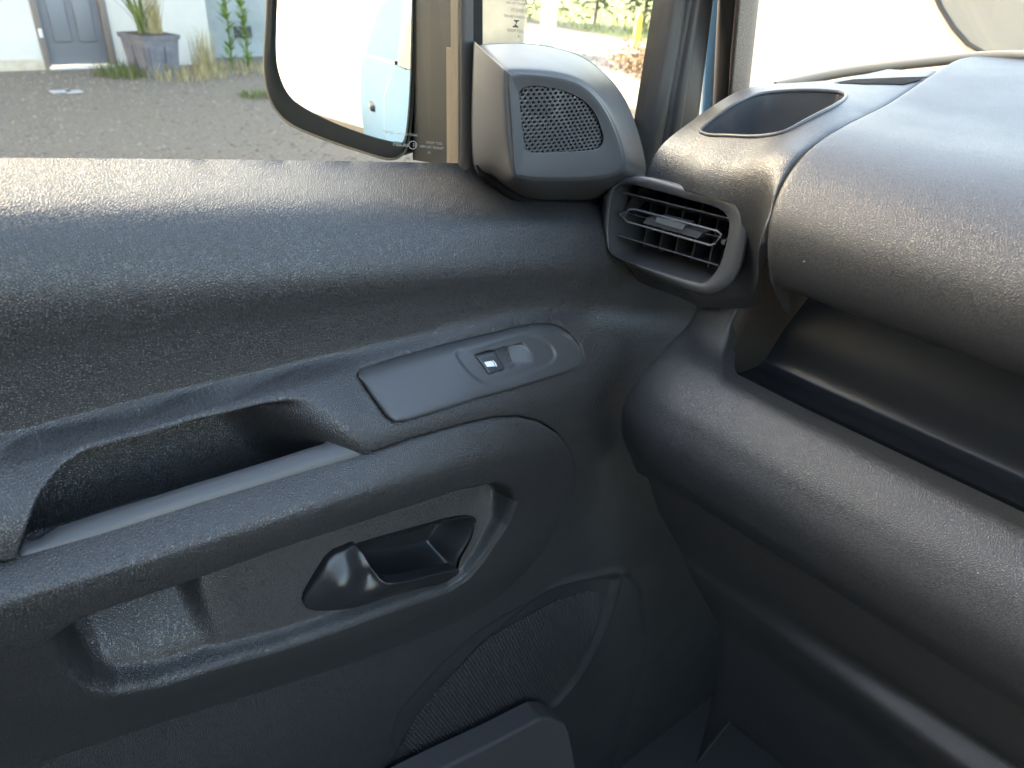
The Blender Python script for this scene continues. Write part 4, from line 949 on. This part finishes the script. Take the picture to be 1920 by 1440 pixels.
for i in range(9000):
    x, y = r.uniform(12, 26), r.uniform(5, 24); h_ = r.uniform(.05, .16)
    if x < 15.0 + (max(y - 9, 0)) * .15: continue
    k = len(vs); a = r.uniform(0, 6.28); vs += [(x, y, 0), (x + .03 * math.cos(a), y + .03 * math.sin(a), 0), (x + .05 * math.cos(a + 1), y + .05 * math.sin(a + 1), h_)]; fs.append((k, k + 1, k + 2))
tag(mesh('verge_grass', vs, fs, GRASS, None, False, 'stuff'), 'sunlit grass on the verge before the hedge', 'grass')
p = at(1191, 92, 'z', 0)
bl = empty('bollard', tuple(p), 'short yellow bollard at the edge of the sunlit road', 'bollard')
tube('post', [(p[0], p[1], 0), (p[0], p[1], .62)], .075, YEL, bl, n=14); tube('cap', [(p[0], p[1], .62), (p[0], p[1], .66), (p[0], p[1], .69)], [.078, .07, .03], YEL, bl, n=14)
wp = at(1024, 92, 'z', 0)
ps = empty('gate_post', tuple(wp), 'bright white painted gate post seen through the quarter window', 'post')
tbox('shaft', wp[0], wp[1], 0, 2.3, .15, .15, WPOST, ps, .7); tbox('cap', wp[0], wp[1], 2.3, 2.38, .20, .15, WPOST, ps, .7)
bw = at(965, 92, 'z', 0)
gw = tbox('boundary_wall', bw[0], bw[1] + .6, 0, 2.2, .55, .55, mat('beige_render', (.50, .45, .34), .85, var=(1.5, (.42, .38, .28), (.58, .53, .42))), None, .7); tag(gw, 'beige rendered wall end behind the glass markings', 'wall')
rp = at(1150, 150, 'z', 0)
# small rust-brown heap of leaves / bush left of the pillar
bs = empty('brown_bush', tuple(rp), 'low rust-brown bush behind the tweeter pod on the near roadside', 'bush')
lm = leaf_mass('foliage', [((rp[0] + .9, rp[1] - .1, .25), (.9, .9, .3))], 5000, .03, mat('rust_leaf', (.16, .09, .04), .7, var=(6, (.09, .05, .02), (.24, .14, .06))), bs, 41)
tube('stem', [(rp[0] + .9, rp[1] - .1, 0), (rp[0] + .9, rp[1] - .1, .4)], .02, DFRM, bs, n=6)

# ------------------------------------------------------------------ white van parked across in front
van = empty('parked_van', (4.6, .6, 0), 'cream white van parked crosswise in front of the windscreen', 'van')
VX = 4.5
prof = [(2.95, .35), (2.98, 1.0), (2.93, 1.75), (2.75, 1.88), (.6, 1.90), (-.15, 1.50), (-1.25, 1.12), (-1.45, .95), (-1.45, .38), (.2, .32)]
def vprof(x, k=1.0, dz=0): return [(x, .7 + (y - .7) * k, 1.0 + (z - 1.0) * k + dz) for y, z in prof]
outward(loft('body', [vprof(VX + .10, .96), vprof(VX + .03, .985), vprof(VX, 1.0), vprof(VX - .02, .93)[:0] or vprof(VX + 1.7, 1.0), vprof(VX + 1.8, .95)], VANW, van, n=len(prof), smooth=False, cap=True))
sidep = [(x - .0, y, z) for x, y, z in vprof(VX + .10, .96)]
outward(mesh('side_panel', [(VX + .098, .7 + (y - .7) * .965, 1.0 + (z - 1.0) * .965) for y, z in prof], [tuple(range(len(prof)))], VANW, van, False))
WIN = [(1720, -260), (1725, -120), (1745, -30), (1765, 15), (1788, 52), (1815, 82), (1850, 102), (1890, 109), (1960, 112), (2040, 110), (2090, 60), (2060, -260)]
wv = [at(x, y, 'x', VX + .075) for x, y in WIN]
wv = [np.array((p[0], p[1], min(p[2], 1.80))) for p in wv]
outward(mesh('window', wv + [p + np.array([.03, 0, 0]) for p in wv], [tuple(range(12)), tuple(range(12, 24))] + [(i, (i + 1) % 12, 12 + (i + 1) % 12, 12 + i) for i in range(12)], VGL, van, False))
tube('window_seal', [p - np.array([.004, 0, 0]) for p in wv], .012, RUB, van, n=6, closed=True)
for y_ in (2.25, -.75):
    wl = tube('wheel', [(VX + .06, y_, .33), (VX + .28, y_, .33)], .33, TYRE, van, n=28)
    tube('rim', [(VX + .045, y_, .33), (VX + .06, y_, .33)], .21, RIM, wl, n=20)
